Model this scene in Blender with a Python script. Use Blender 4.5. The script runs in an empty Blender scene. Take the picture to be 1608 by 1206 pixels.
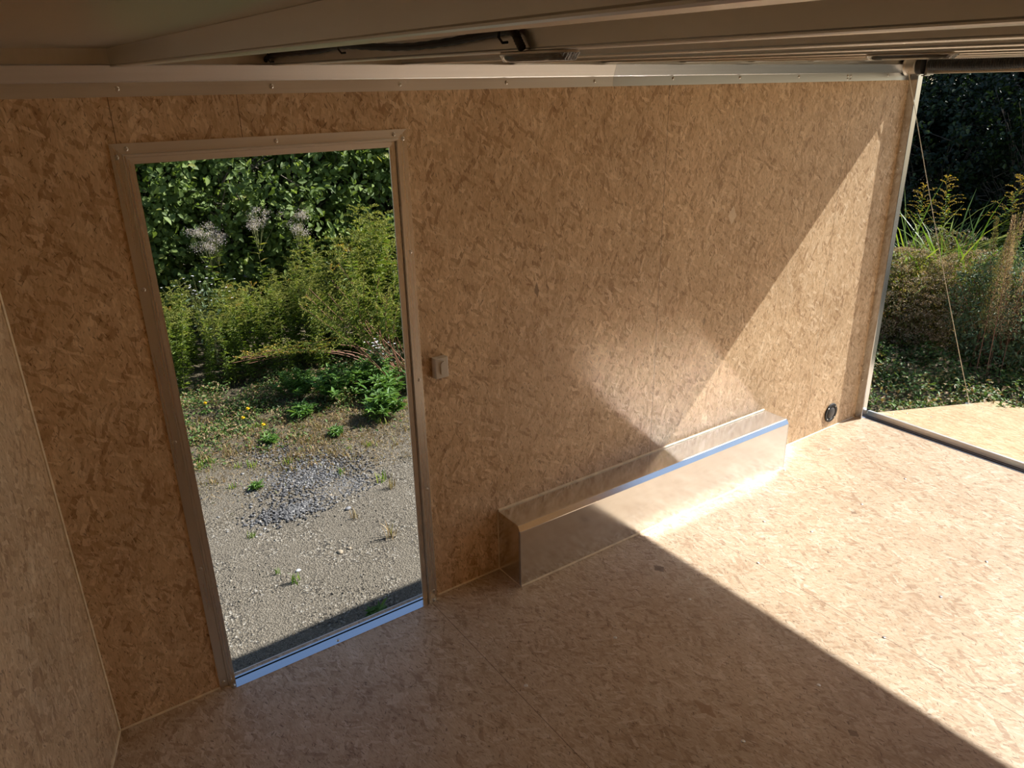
import bpy, bmesh, math, random
import numpy as np
from mathutils import Matrix, Vector

SC = bpy.context.scene
COL = SC.collection
random.seed(7)
RNG = np.random.default_rng(11)

# ------------------------------------------------------------ camera
cam_d = bpy.data.cameras.new('camera'); cam = bpy.data.objects.new('camera', cam_d); COL.objects.link(cam)
cam_d.sensor_width = 36.0; cam_d.sensor_fit = 'HORIZONTAL'
cam_d.lens = 1180.13 / 1608 * 36.0
cam_d.clip_start = 0.02; cam_d.clip_end = 300
RIGHT = Vector((0.81923461, -0.57316444, -0.01836236))
DOWN = Vector((-0.22505055, -0.29188756, -0.92959878))
FWD = Vector((0.52745322, 0.76569196, -0.36811537))
m = Matrix.Identity(4)
for i, v in enumerate((RIGHT, -DOWN, -FWD)):
    for j in range(3): m[j][i] = v[j]
m.translation = Vector((-1.39003, -2.20686, 1.86845))
cam.matrix_world = m
SC.camera = cam

# ------------------------------------------------------------ light
SUN_EL = math.atan(1 / 1.0623); SUN_AZ = math.atan2(1.03, -0.26)       # sun stands behind the open rear end
w = bpy.data.worlds.new('sky'); SC.world = w; w.use_nodes = True
nt = w.node_tree; nt.nodes.clear()
sky = nt.nodes.new('ShaderNodeTexSky'); sky.sky_type = 'NISHITA'; sky.sun_disc = False
sky.sun_elevation = SUN_EL; sky.sun_rotation = SUN_AZ; sky.air_density = 1.0; sky.dust_density = 0.6; sky.ozone_density = 1.4
bg = nt.nodes.new('ShaderNodeBackground'); bg.inputs['Strength'].default_value = 0.10
wo = nt.nodes.new('ShaderNodeOutputWorld')
nt.links.new(sky.outputs[0], bg.inputs[0]); nt.links.new(bg.outputs[0], wo.inputs[0])
sun_d = bpy.data.lights.new('sun', 'SUN'); sun_d.energy = 6.7; sun_d.angle = math.radians(0.53); sun_d.color = (1, 0.975, 0.935)
sun = bpy.data.objects.new('sun', sun_d); COL.objects.link(sun)
sun.rotation_euler = Vector((-1.03, 0.26, -1.0)).to_track_quat('-Z', 'Y').to_euler()
sun.location = (12, -4, 12)
SC.view_settings.view_transform = 'Standard'; SC.view_settings.look = 'None'
SC.cycles.diffuse_bounces = 8; SC.cycles.blur_glossy = 0.0; SC.cycles.sample_clamp_indirect = 0.0
SC.view_settings.exposure = 0.38; SC.view_settings.gamma = 1.0; SC.view_settings.use_curve_mapping = False

# ------------------------------------------------------------ materials
def newmat(name):
    mt = bpy.data.materials.new(name); mt.use_nodes = True
    n = mt.node_tree; b = n.nodes['Principled BSDF']
    return mt, n, b
def N(n, t, **k):
    x = n.nodes.new(t)
    for a, v in k.items(): setattr(x, a, v)
    return x
def L(n, a, b): n.links.new(a, b)
def math_(n, op, a, b=None, clamp=False):
    x = N(n, 'ShaderNodeMath', operation=op); x.use_clamp = clamp
    for i, v in enumerate((a, b)):
        if v is None: continue
        if isinstance(v, (int, float)): x.inputs[i].default_value = v
        else: L(n, v, x.inputs[i])
    return x.outputs[0]
def mixc(n, fac, a, b, blend='MIX'):
    x = N(n, 'ShaderNodeMix', data_type='RGBA', blend_type=blend)
    for s, v in ((x.inputs[0], fac), (x.inputs[6], a), (x.inputs[7], b)):
        if isinstance(v, (int, float)): s.default_value = v
        elif isinstance(v, tuple): s.default_value = (*v, 1) if len(v) == 3 else v
        else: L(n, v, s)
    return x.outputs[2]
def ramp(n, fac, stops, interp='LINEAR'):
    r = N(n, 'ShaderNodeValToRGB'); r.color_ramp.interpolation = interp
    e = r.color_ramp.elements
    while len(e) < len(stops): e.new(0.5)
    for el, (p, c) in zip(e, stops): el.position = p; el.color = (*c, 1)
    L(n, fac, r.inputs[0]); return r.outputs[0]

def osb(name, plane, seams, long_axis, rough=0.42, tint=(1, 1, 1), spots=(), flat=0.0):
    """strand board: layers of pressed wood flakes; plane 'xz','xy' or 'uz' picks the 2D coordinates"""
    mt, n, b = newmat(name)
    g = N(n, 'ShaderNodeNewGeometry'); s = N(n, 'ShaderNodeSeparateXYZ'); L(n, g.outputs['Position'], s.inputs[0])
    A, B = {'xz': (s.outputs[0], s.outputs[2]), 'xy': (s.outputs[0], s.outputs[1]), 'yz': (s.outputs[1], s.outputs[2])}[plane]
    c = N(n, 'ShaderNodeCombineXYZ'); L(n, A, c.inputs[0]); L(n, B, c.inputs[1])
    nz = N(n, 'ShaderNodeTexNoise', noise_dimensions='2D'); nz.inputs['Scale'].default_value = 14; nz.inputs['Detail'].default_value = 2
    L(n, c.outputs[0], nz.inputs['Vector'])
    off = N(n, 'ShaderNodeVectorMath', operation='MULTIPLY_ADD'); L(n, nz.outputs['Color'], off.inputs[0])
    off.inputs[1].default_value = (0.016, 0.016, 0); L(n, c.outputs[0], off.inputs[2])
    n3 = N(n, 'ShaderNodeTexNoise', noise_dimensions='2D'); n3.inputs['Scale'].default_value = 75; n3.inputs['Detail'].default_value = 2
    L(n, c.outputs[0], n3.inputs['Vector'])
    off2 = N(n, 'ShaderNodeVectorMath', operation='MULTIPLY_ADD'); L(n, n3.outputs['Color'], off2.inputs[0])
    off2.inputs[1].default_value = (0.007, 0.007, 0); L(n, off.outputs[0], off2.inputs[2])
    col = None; hgt = None
    base = 90 if long_axis == 'B' else 0
    layers = [(base + 4, 26, 0.30, 0.0), (base - 50, 34, 0.36, 0.50), (base + 40, 30, 0.34, 0.55), (base - 14, 50, 0.24, 0.50),
              (base + 76, 46, 0.40, 0.70), (base + 10, 84, 0.22, 0.50), (base - 26, 78, 0.24, 0.62), (base + 55, 95, 0.3, 0.72)]
    for i, (ang, sc, st, th) in enumerate(layers):
        mp = N(n, 'ShaderNodeMapping'); mp.inputs['Rotation'].default_value = (0, 0, math.radians(-ang))
        mp.inputs['Location'].default_value = (3.1 * i, 1.7 * i, 0)
        mp.inputs['Scale'].default_value = (1, 1, 1)
        L(n, off2.outputs[0], mp.inputs[0])
        m2 = N(n, 'ShaderNodeMapping'); m2.inputs['Scale'].default_value = (st * sc, sc, 1); L(n, mp.outputs[0], m2.inputs[0])
        v = N(n, 'ShaderNodeTexVoronoi', voronoi_dimensions='2D', distance='CHEBYCHEV'); v.inputs['Scale'].default_value = 1
        v.inputs['Randomness'].default_value = 0.95
        L(n, m2.outputs[0], v.inputs['Vector'])
        sp = N(n, 'ShaderNodeSeparateColor'); L(n, v.outputs['Color'], sp.inputs[0])
        t = ramp(n, sp.outputs[0], [(0, (0.37, 0.235, 0.13)), (0.14, (0.50, 0.345, 0.20)), (0.36, (0.595, 0.435, 0.27)),
                                   (0.86, (0.665, 0.51, 0.335)), (1, (0.80, 0.66, 0.48))])
        if col is None: col = t; hgt = sp.outputs[2]
        else:
            k = math_(n, 'GREATER_THAN', sp.outputs[1], th)
            col = mixc(n, math_(n, 'MULTIPLY', k, 0.8), col, t)
            hm = N(n, 'ShaderNodeMix', data_type='FLOAT'); L(n, k, hm.inputs[0]); L(n, hgt, hm.inputs[2]); L(n, sp.outputs[2], hm.inputs[3]); hgt = hm.outputs[0]
    if flat: col = mixc(n, flat, col, (0.61, 0.46, 0.295))
    # fine grain and dark slivers
    mp = N(n, 'ShaderNodeMapping'); mp.inputs['Scale'].default_value = (190, 46, 1) if long_axis == 'B' else (46, 190, 1)
    L(n, off.outputs[0], mp.inputs[0])
    gr = N(n, 'ShaderNodeTexNoise', noise_dimensions='2D'); gr.inputs['Scale'].default_value = 1; gr.inputs['Detail'].default_value = 3; gr.inputs['Roughness'].default_value = .65
    L(n, mp.outputs[0], gr.inputs['Vector'])
    gv = ramp(n, gr.outputs[0], [(0.3, (0.74, 0.70, 0.66)), (0.47, (0.97, 0.97, 0.96)), (0.7, (1.06, 1.06, 1.06))])
    col = mixc(n, 0.8, col, gv, 'MULTIPLY')
    for ang, thr, sc in ((base + 25, 0.735, 1.0), (base - 40, 0.75, 1.0), (base + 2, 0.745, 1.3)):
        m1 = N(n, 'ShaderNodeMapping'); m1.inputs['Rotation'].default_value = (0, 0, math.radians(-ang)); L(n, off.outputs[0], m1.inputs[0])
        m2 = N(n, 'ShaderNodeMapping'); m2.inputs['Scale'].default_value = (34 * sc, 150 * sc, 1); L(n, m1.outputs[0], m2.inputs[0])
        q = N(n, 'ShaderNodeTexNoise', noise_dimensions='2D'); q.inputs['Scale'].default_value = 1; q.inputs['Detail'].default_value = 1
        L(n, m2.outputs[0], q.inputs['Vector'])
        k = math_(n, 'GREATER_THAN', q.outputs[0], thr + 0.005)
        k = math_(n, 'MULTIPLY', k, 0.62)
        col = mixc(n, k, col, (0.13, 0.07, 0.035))
    m1 = N(n, 'ShaderNodeMapping'); m1.inputs['Rotation'].default_value = (0, 0, math.radians(-(base + 18))); m1.inputs['Location'].default_value = (7, 3, 0); L(n, off.outputs[0], m1.inputs[0])
    m2 = N(n, 'ShaderNodeMapping'); m2.inputs['Scale'].default_value = (30, 120, 1); L(n, m1.outputs[0], m2.inputs[0])
    q = N(n, 'ShaderNodeTexNoise', noise_dimensions='2D'); q.inputs['Scale'].default_value = 1; q.inputs['Detail'].default_value = 1; L(n, m2.outputs[0], q.inputs['Vector'])
    col = mixc(n, math_(n, 'MULTIPLY', math_(n, 'GREATER_THAN', q.outputs[0], 0.70), 0.5), col, (0.82, 0.68, 0.49))
    # broad tone drift between strands
    bn = N(n, 'ShaderNodeTexNoise', noise_dimensions='2D'); bn.inputs['Scale'].default_value = 2.3; bn.inputs['Detail'].default_value = 3; L(n, c.outputs[0], bn.inputs['Vector'])
    col = mixc(n, 1.0, col, ramp(n, bn.outputs[0], [(0.3, (0.90, 0.88, 0.86)), (0.7, (1.06, 1.06, 1.06))]), 'MULTIPLY')
    if tint != (1, 1, 1): col = mixc(n, 1.0, col, tint, 'MULTIPLY')
    for (sa, sb, ra, rb, sc_) in spots:      # knots and odd flakes
        so = N(n, 'ShaderNodeSeparateXYZ'); L(n, off2.outputs[0], so.inputs[0])
        da = math_(n, 'DIVIDE', math_(n, 'SUBTRACT', so.outputs[0], sa + 0.0115), ra); db = math_(n, 'DIVIDE', math_(n, 'SUBTRACT', so.outputs[1], sb + 0.0115), rb)
        dd_ = math_(n, 'ADD', math_(n, 'ABSOLUTE', da), math_(n, 'ABSOLUTE', db))
        col = mixc(n, math_(n, 'MULTIPLY', math_(n, 'LESS_THAN', dd_, 1.0), 0.75), col, sc_)
    for sx in seams:
        d = math_(n, 'ABSOLUTE', math_(n, 'SUBTRACT', A, sx))
        k = math_(n, 'LESS_THAN', d, 0.0011)
        col = mixc(n, math_(n, 'MULTIPLY', k, 0.8), col, (0.10, 0.055, 0.03))
    L(n, col, b.inputs['Base Color'])
    b.inputs['Roughness'].default_value = rough; b.inputs['Specular IOR Level'].default_value = 0.45
    bp = N(n, 'ShaderNodeBump'); bp.inputs['Strength'].default_value = 0.25; bp.inputs['Distance'].default_value = 0.0004
    hh = math_(n, 'ADD', hgt, gr.outputs[0]); L(n, hh, bp.inputs['Height']); L(n, bp.outputs[0], b.inputs['Normal'])
    return mt

def metal(name, col=(0.80, 0.80, 0.80), rough=0.3, streak=(3, 120, 120), amt=0.10, bump=0.0):
    mt, n, b = newmat(name)
    b.inputs['Metallic'].default_value = 1.0
    tc = N(n, 'ShaderNodeNewGeometry'); mp = N(n, 'ShaderNodeMapping'); mp.inputs['Scale'].default_value = streak
    L(n, tc.outputs['Position'], mp.inputs[0])
    q = N(n, 'ShaderNodeTexNoise'); q.inputs['Scale'].default_value = 1; q.inputs['Detail'].default_value = 4; L(n, mp.outputs[0], q.inputs['Vector'])
    L(n, ramp(n, q.outputs[0], [(0.25, tuple(c * 0.94 for c in col)), (0.75, col)]), b.inputs['Base Color'])
    r = N(n, 'ShaderNodeMapRange'); r.inputs['To Min'].default_value = rough - amt / 2; r.inputs['To Max'].default_value = rough + amt / 2
    L(n, q.outputs[0], r.inputs[0]); L(n, r.outputs[0], b.inputs['Roughness'])
    if bump:
        bp = N(n, 'ShaderNodeBump'); bp.inputs['Strength'].default_value = bump; bp.inputs['Distance'].default_value = 0.002
        q2 = N(n, 'ShaderNodeTexNoise'); q2.inputs['Scale'].default_value = 9; L(n, tc.outputs['Position'], q2.inputs['Vector'])
        L(n, q2.outputs[0], bp.inputs['Height']); L(n, bp.outputs[0], b.inputs['Normal'])
    return mt

def plain(name, col, rough=0.6, metallic=0.0, var=0.15, scale=30):
    mt, n, b = newmat(name)
    g = N(n, 'ShaderNodeNewGeometry'); q = N(n, 'ShaderNodeTexNoise'); q.inputs['Scale'].default_value = scale; q.inputs['Detail'].default_value = 4
    L(n, g.outputs['Position'], q.inputs['Vector'])
    L(n, ramp(n, q.outputs[0], [(0.3, tuple(c * (1 - var) for c in col)), (0.7, tuple(min(1, c * (1 + var)) for c in col))]), b.inputs['Base Color'])
    b.inputs['Roughness'].default_value = rough; b.inputs['Metallic'].default_value = metallic
    return mt

def leafmat(name, stops, trans=0.35, rough=0.5, spec=0.4):
    mt, n, b = newmat(name)
    a = N(n, 'ShaderNodeAttribute', attribute_name='tone')
    c = ramp(n, a.outputs['Fac'], stops)
    L(n, c, b.inputs['Base Color']); b.inputs['Roughness'].default_value = rough; b.inputs['Specular IOR Level'].default_value = spec
    t = N(n, 'ShaderNodeBsdfTranslucent'); L(n, mixc(n, 1.0, c, (1.25, 1.25, 0.55), 'MULTIPLY'), t.inputs[0])
    mx = N(n, 'ShaderNodeMixShader'); mx.inputs[0].default_value = trans
    L(n, b.outputs[0], mx.inputs[1]); L(n, t.outputs[0], mx.inputs[2])
    L(n, mx.outputs[0], n.nodes['Material Output'].inputs['Surface'])
    return mt

M = {}
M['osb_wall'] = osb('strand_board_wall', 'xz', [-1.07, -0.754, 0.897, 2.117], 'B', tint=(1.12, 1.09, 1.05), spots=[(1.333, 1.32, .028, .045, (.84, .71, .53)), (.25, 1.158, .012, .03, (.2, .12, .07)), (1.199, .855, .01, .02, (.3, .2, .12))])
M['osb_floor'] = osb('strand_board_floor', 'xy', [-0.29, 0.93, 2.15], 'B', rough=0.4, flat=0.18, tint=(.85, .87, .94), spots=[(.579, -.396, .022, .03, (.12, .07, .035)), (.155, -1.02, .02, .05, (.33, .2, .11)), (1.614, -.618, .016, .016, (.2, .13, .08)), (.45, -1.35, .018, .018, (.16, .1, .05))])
M['osb_nose'] = osb('strand_board_nose', 'yz', [-0.9], 'B')
M['osb_ramp'] = osb('strand_board_ramp', 'xy', [3.99], 'B', tint=(1.02, 0.98, 0.92))
M['alu_trim'] = metal('brushed_aluminium', (0.85, 0.84, 0.82), 0.42, (2, 90, 140), 0.12)
M['alu_trim_new'] = metal('bright_aluminium', (0.58, 0.59, 0.60), 0.30, (2, 90, 140), 0.10)
M['alu_vert'] = metal('brushed_aluminium_upright', (0.78, 0.77, 0.75), 0.28, (110, 110, 2), 0.1)
M['alu_box'] = metal('sheet_aluminium', (0.84, 0.84, 0.83), 0.165, (9, 60, 60), 0.09, 0.02)
M['alu_sill'] = metal('sill_aluminium', (0.86, 0.87, 0.90), 0.16, (2, 90, 90), 0.06)
M['galv'] = metal('galvanised_steel', (0.76, 0.74, 0.70), 0.38, (90, 3, 20), 0.12)
M['roof'] = metal('roof_sheet_metal', (0.66, 0.64, 0.57), 0.30, (2, 2, 2), 0.1)
M['screw'] = plain('zinc_screw', (0.72, 0.70, 0.66), 0.3, 1.0, 0.05)
M['screw_dark'] = plain('screw_recess', (0.03, 0.03, 0.03), 0.6)
M['caulk'] = plain('tan_caulk', (0.78, 0.66, 0.46), 0.5)
M['black'] = plain('black_plastic', (0.012, 0.011, 0.010), 0.6)
M['rubber'] = plain('black_rubber', (0.02, 0.02, 0.02), 0.65)
M['switch'] = plain('cream_plastic', (0.66, 0.61, 0.53), 0.35, var=0.03)
M['skin'] = plain('white_outer_skin', (0.75, 0.75, 0.74), 0.35, var=0.03)
M['steel_dark'] = plain('dark_steel', (0.05, 0.045, 0.045), 0.4, 0.6)
M['cable'] = plain('steel_cable', (0.55, 0.50, 0.40), 0.45, 0.5)
# clear lens
mt, n, b = newmat('clear_lens'); b.inputs['Base Color'].default_value = (0.95, 0.95, 0.93, 1); b.inputs['Roughness'].default_value = 0.08
b.inputs['Transmission Weight'].default_value = 0.9; b.inputs['IOR'].default_value = 1.45
bp = N(n, 'ShaderNodeBump'); bp.inputs['Strength'].default_value = 0.5; bp.inputs['Distance'].default_value = 0.002
wv = N(n, 'ShaderNodeTexWave'); wv.inputs['Scale'].default_value = 60; g = N(n, 'ShaderNodeNewGeometry'); L(n, g.outputs['Position'], wv.inputs['Vector'])
L(n, wv.outputs['Fac'], bp.inputs['Height']); L(n, bp.outputs[0], b.inputs['Normal']); M['lens'] = mt
# ground: sandy gravel
mt, n, b = newmat('sandy_gravel'); g = N(n, 'ShaderNodeNewGeometry')
v = N(n, 'ShaderNodeTexVoronoi'); v.inputs['Scale'].default_value = 105; L(n, g.outputs['Position'], v.inputs['Vector'])
sp = N(n, 'ShaderNodeSeparateColor'); L(n, v.outputs['Color'], sp.inputs[0])
c = ramp(n, sp.outputs[0], [(0, (0.06, 0.056, 0.05)), (0.25, (0.14, 0.12, 0.092)), (0.6, (0.21, 0.18, 0.135)), (0.88, (0.28, 0.245, 0.19)), (1, (0.46, 0.43, 0.37))])
v2 = N(n, 'ShaderNodeTexVoronoi'); v2.inputs['Scale'].default_value = 300; L(n, g.outputs['Position'], v2.inputs['Vector'])
sp2 = N(n, 'ShaderNodeSeparateColor'); L(n, v2.outputs['Color'], sp2.inputs[0])
c2 = ramp(n, sp2.outputs[0], [(0, (0.08, 0.068, 0.052)), (0.5, (0.20, 0.172, 0.13)), (1, (0.30, 0.265, 0.21))])
nz = N(n, 'ShaderNodeTexNoise'); nz.inputs['Scale'].default_value = 5; nz.inputs['Detail'].default_value = 6; L(n, g.outputs['Position'], nz.inputs['Vector'])
k = ramp(n, nz.outputs[0], [(0.42, (0, 0, 0)), (0.58, (1, 1, 1))]); c = mixc(n, k, c2, c)
s = N(n, 'ShaderNodeSeparateXYZ'); L(n, g.outputs['Position'], s.inputs[0])
# soil and moss where the weeds begin
mr = N(n, 'ShaderNodeMapRange'); mr.inputs['From Min'].default_value = 1.9; mr.inputs['From Max'].default_value = 3.3
yy = math_(n, 'ADD', s.outputs[1], math_(n, 'MULTIPLY', math_(n, 'SUBTRACT', nz.outputs[0], 0.5), 2.6)); L(n, yy, mr.inputs[0])
mr2 = N(n, 'ShaderNodeMapRange'); mr2.inputs['From Min'].default_value = 3.0; mr2.inputs['From Max'].default_value = 3.8; L(n, s.outputs[0], mr2.inputs[0])
gk = math_(n, 'MAXIMUM', mr.outputs[0], mr2.outputs[0])
soil = ramp(n, sp2.outputs[1], [(0, (0.05, 0.038, 0.025)), (0.5, (0.14, 0.10, 0.062)), (0.8, (0.11, 0.11, 0.05)), (1, (0.22, 0.18, 0.12))])
c = mixc(n, math_(n, 'MULTIPLY', gk, 0.8), c, soil)
L(n, c, b.inputs['Base Color']); b.inputs['Roughness'].default_value = 0.95; b.inputs['Specular IOR Level'].default_value = 0.15
bp = N(n, 'ShaderNodeBump'); bp.inputs['Strength'].default_value = 0.9; bp.inputs['Distance'].default_value = 0.008
L(n, math_(n, 'ADD', v.outputs['Distance'], math_(n, 'MULTIPLY', v2.outputs['Distance'], 0.4)), bp.inputs['Height']); L(n, bp.outputs[0], b.inputs['Normal'])
M['ground'] = mt
# vegetation
M['leaf_broad'] = leafmat('broad_leaf', [(0, (0.09, 0.14, 0.035)), (0.5, (0.19, 0.27, 0.075)), (0.85, (0.30, 0.39, 0.11)), (1, (0.42, 0.42, 0.13))], 0.42, 0.55, 0.35)
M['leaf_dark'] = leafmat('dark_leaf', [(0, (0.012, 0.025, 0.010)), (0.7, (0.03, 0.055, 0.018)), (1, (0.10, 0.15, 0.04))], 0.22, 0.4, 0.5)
M['leaf_golden'] = leafmat('goldenrod_leaf', [(0, (0.09, 0.14, 0.03)), (0.5, (0.19, 0.27, 0.05)), (0.85, (0.32, 0.38, 0.07)), (1, (0.40, 0.33, 0.10))], 0.35, 0.5)
M['plume'] = leafmat('goldenrod_plume', [(0, (0.18, 0.22, 0.055)), (0.45, (0.29, 0.31, 0.075)), (0.8, (0.41, 0.38, 0.11)), (0.93, (0.34, 0.23, 0.12)), (1, (0.80, 0.55, 0.03))], 0.3, 0.7, 0.2)
M['weed'] = leafmat('weed_leaf', [(0, (0.05, 0.11, 0.02)), (0.5, (0.11, 0.23, 0.045)), (1, (0.22, 0.36, 0.10))], 0.3, 0.45)
M['cover'] = leafmat('ground_cover_leaf', [(0, (0.05, 0.09, 0.02)), (0.45, (0.11, 0.20, 0.045)), (0.62, (0.18, 0.28, 0.07)), (0.72, (0.30, 0.18, 0.09)), (1, (0.36, 0.28, 0.15))], 0.25, 0.55)
M['grass'] = leafmat('green_grass', [(0, (0.09, 0.17, 0.03)), (0.6, (0.18, 0.30, 0.05)), (1, (0.42, 0.46, 0.10))], 0.35, 0.45)
M['dry'] = leafmat('dry_grass', [(0, (0.20, 0.13, 0.06)), (0.5, (0.36, 0.25, 0.13)), (0.85, (0.50, 0.40, 0.22)), (1, (0.22, 0.24, 0.07))], 0.2, 0.7, 0.2)
M['seed'] = leafmat('grey_seed_fluff', [(0, (0.40, 0.33, 0.31)), (0.6, (0.58, 0.51, 0.49)), (1, (0.75, 0.70, 0.68))], 0.25, 0.8, 0.1)
M['dried'] = leafmat('dried_flower', [(0, (0.30, 0.19, 0.12)), (0.5, (0.52, 0.38, 0.26)), (1, (0.72, 0.58, 0.45))], 0.2, 0.8, 0.1)
M['dull'] = leafmat('dull_leaf', [(0, (0.10, 0.10, 0.04)), (0.5, (0.22, 0.21, 0.08)), (0.8, (0.34, 0.29, 0.12)), (1, (0.38, 0.25, 0.14))], 0.3, 0.6)
M['grey_leaf'] = leafmat('grey_green_leaf', [(0, (0.06, 0.10, 0.05)), (0.5, (0.13, 0.20, 0.10)), (1, (0.27, 0.34, 0.19))], 0.25, 0.6)
M['stem'] = plain('green_stem', (0.16, 0.17, 0.06), 0.6)
M['stem_red'] = plain('reddish_stem', (0.30, 0.14, 0.085), 0.6)
M['bark'] = plain('grey_bark', (0.15, 0.12, 0.09), 0.85)
M['white_petal'] = plain('white_petal', (0.8, 0.8, 0.82), 0.6, var=0.03)
M['yellow_petal'] = plain('yellow_petal', (0.85, 0.60, 0.02), 0.6, var=0.05)
M['stone'] = leafmat('crushed_stone', [(0, (0.06, 0.06, 0.062)), (0.5, (0.14, 0.138, 0.138)), (0.9, (0.23, 0.225, 0.22)), (1, (0.42, 0.41, 0.39))], 0.0, 0.85, 0.2)
M['sandstone'] = leafmat('sandy_pebble', [(0, (0.06, 0.056, 0.05)), (0.5, (0.20, 0.175, 0.135)), (0.9, (0.29, 0.26, 0.205)), (1, (0.5, 0.47, 0.41))], 0.0, 0.85, 0.2)

# ------------------------------------------------------------ mesh helpers
def tag(o, label=None, cat=None, group=None, kind=None):
    if label: o['label'] = label
    if cat: o['category'] = cat
    if group: o['group'] = group
    if kind: o['kind'] = kind
    return o
def empty(name, loc=(0, 0, 0), rz=0.0):
    o = bpy.data.objects.new(name, None); COL.objects.link(o); o.location = loc; o.rotation_euler = (0, 0, rz); o.empty_display_size = 0.05
    return o
class MB:
    def __init__(s): s.bm = bmesh.new()
    def box(s, x0, x1, y0, y1, z0, z1, bevel=0.0, mat=None):
        r = bmesh.ops.create_cube(s.bm, size=1); vs = r['verts']
        for v in vs: v.co = Vector(((x0 + x1) / 2 + v.co.x * (x1 - x0), (y0 + y1) / 2 + v.co.y * (y1 - y0), (z0 + z1) / 2 + v.co.z * (z1 - z0)))
        if mat is not None:
            for v in vs: v.co = mat @ v.co
        if bevel:
            es = list({e for v in vs for e in v.link_edges})
            bmesh.ops.bevel(s.bm, geom=es, offset=bevel, segments=2, affect='EDGES', profile=0.5)
        return s
    def prism(s, prof, a, b):
        """prof: list of (u,v) ; a,b functions mapping (u,v)->Vector at each end"""
        A = [s.bm.verts.new(a(*p)) for p in prof]; B = [s.bm.verts.new(b(*p)) for p in prof]
        k = len(prof)
        for i in range(k): s.bm.faces.new((A[i], A[(i + 1) % k], B[(i + 1) % k], B[i]))
        s.bm.faces.new(A[::-1]); s.bm.faces.new(B); return s
    def tube(s, pts, r, seg=8):
        pts = [Vector(p) for p in pts]; rs = r if isinstance(r, (list, tuple)) else [r] * len(pts)
        prev = None; rings = []
        for i, p in enumerate(pts):
            d = (pts[min(i + 1, len(pts) - 1)] - pts[max(i - 1, 0)]).normalized()
            if prev is None: u = d.orthogonal().normalized()
            else: u = (prev - d * prev.dot(d)).normalized()
            prev = u; v = d.cross(u)
            rings.append([s.bm.verts.new(p + (u * math.cos(2 * math.pi * k / seg) + v * math.sin(2 * math.pi * k / seg)) * rs[i]) for k in range(seg)])
        for a, b in zip(rings, rings[1:]):
            for k in range(seg): s.bm.faces.new((a[k], a[(k + 1) % seg], b[(k + 1) % seg], b[k]))
        s.bm.faces.new(rings[0][::-1]); s.bm.faces.new(rings[-1]); return s
    def build(s, name, mat, parent=None, smooth=False, kind=None):
        bmesh.ops.recalc_face_normals(s.bm, faces=s.bm.faces)
        me = bpy.data.meshes.new(name); s.bm.to_mesh(me); s.bm.free(); me.materials.append(mat)
        o = bpy.data.objects.new(name, me); COL.objects.link(o)
        if smooth:
            me.polygons.foreach_set('use_smooth', [True] * len(me.polygons))
            me.set_sharp_from_angle(angle=math.radians(35))
        if parent: o.parent = parent
        if kind: o['kind'] = kind
        return o
def struct(o): o['kind'] = 'structure'; return o

def screw_mesh():
    m_ = MB(); bm = m_.bm
    # round pan head with a square recess, axis +z
    prof = [(0.0, 0.0034), (0.0022, 0.0032), (0.0040, 0.0022), (0.0050, 0.0006), (0.0052, 0.0)]
    seg = 12; rings = []
    for r, z in prof[1:]: rings.append([bm.verts.new((r * math.cos(2 * math.pi * k / seg), r * math.sin(2 * math.pi * k / seg), z)) for k in range(seg)])
    c = bm.verts.new((0, 0, 0.0016))
    for k in range(seg): bm.faces.new((c, rings[0][k], rings[0][(k + 1) % seg]))
    for a, b in zip(rings, rings[1:]):
        for k in range(seg): bm.faces.new((a[k], b[k], b[(k + 1) % seg], a[(k + 1) % seg]))
    bm.faces.new(rings[-1])
    bmesh.ops.recalc_face_normals(bm, faces=bm.faces)
    me = bpy.data.meshes.new('screw'); bm.to_mesh(me); bm.free(); me.materials.append(M['screw'])
    me.polygons.foreach_set('use_smooth', [True] * len(me.polygons)); return me
SCREW = screw_mesh()
def screw(parent, loc, axis, scale=1.0):
    scale *= 1.25
    o = bpy.data.objects.new('screw', SCREW); COL.objects.link(o)
    o.parent = parent
    o.matrix_basis = Matrix.Translation(Vector(loc) - parent.location) @ Vector(axis).to_track_quat('Z', 'Y').to_matrix().to_4x4() @ Matrix.Scale(scale, 4)
    return o

# ------------------------------------------------------------ the trailer body
W_ = 2.45                      # inside width
XN, XR = -1.40, 2.65           # nose corner, rear edge
G = -0.45                      # ground level
H = 1.862
DX0, DX1, DZ = -1.066, -0.266, 1.73   # rough opening of the side door

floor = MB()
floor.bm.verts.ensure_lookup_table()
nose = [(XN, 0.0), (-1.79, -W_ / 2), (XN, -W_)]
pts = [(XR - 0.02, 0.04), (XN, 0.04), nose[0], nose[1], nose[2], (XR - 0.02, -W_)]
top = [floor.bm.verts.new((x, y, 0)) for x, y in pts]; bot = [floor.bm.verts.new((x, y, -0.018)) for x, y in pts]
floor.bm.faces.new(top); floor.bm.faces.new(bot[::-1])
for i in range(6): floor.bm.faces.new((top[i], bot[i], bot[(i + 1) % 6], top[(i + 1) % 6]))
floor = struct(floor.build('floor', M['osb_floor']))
for (sx, sy) in [(0.531, -.608), (.537, -1.171), (.15, -1.175), (.15, -.60), (.938, -.611), (.928, -1.169), (2.11, -.587), (1.712, -.599), (1.70, -1.163), (1.31, -.155),
                 (.936, -.168), (1.222, -.422), (1.32, -.60), (1.32, -1.17), (2.11, -1.17), (-.25, -.60), (-.25, -1.17), (1.712, -.17), (2.11, -.17)]:
    screw(floor, (sx, sy, -0.0012), (0, 0, 1), 1.15)
# chassis under the floor
ch = MB(); ch.box(XN + .05, XR - .02, -W_, 0.05, -0.115, -0.019)
ch = struct(ch.build('trim_1', M['steel_dark']))

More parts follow.
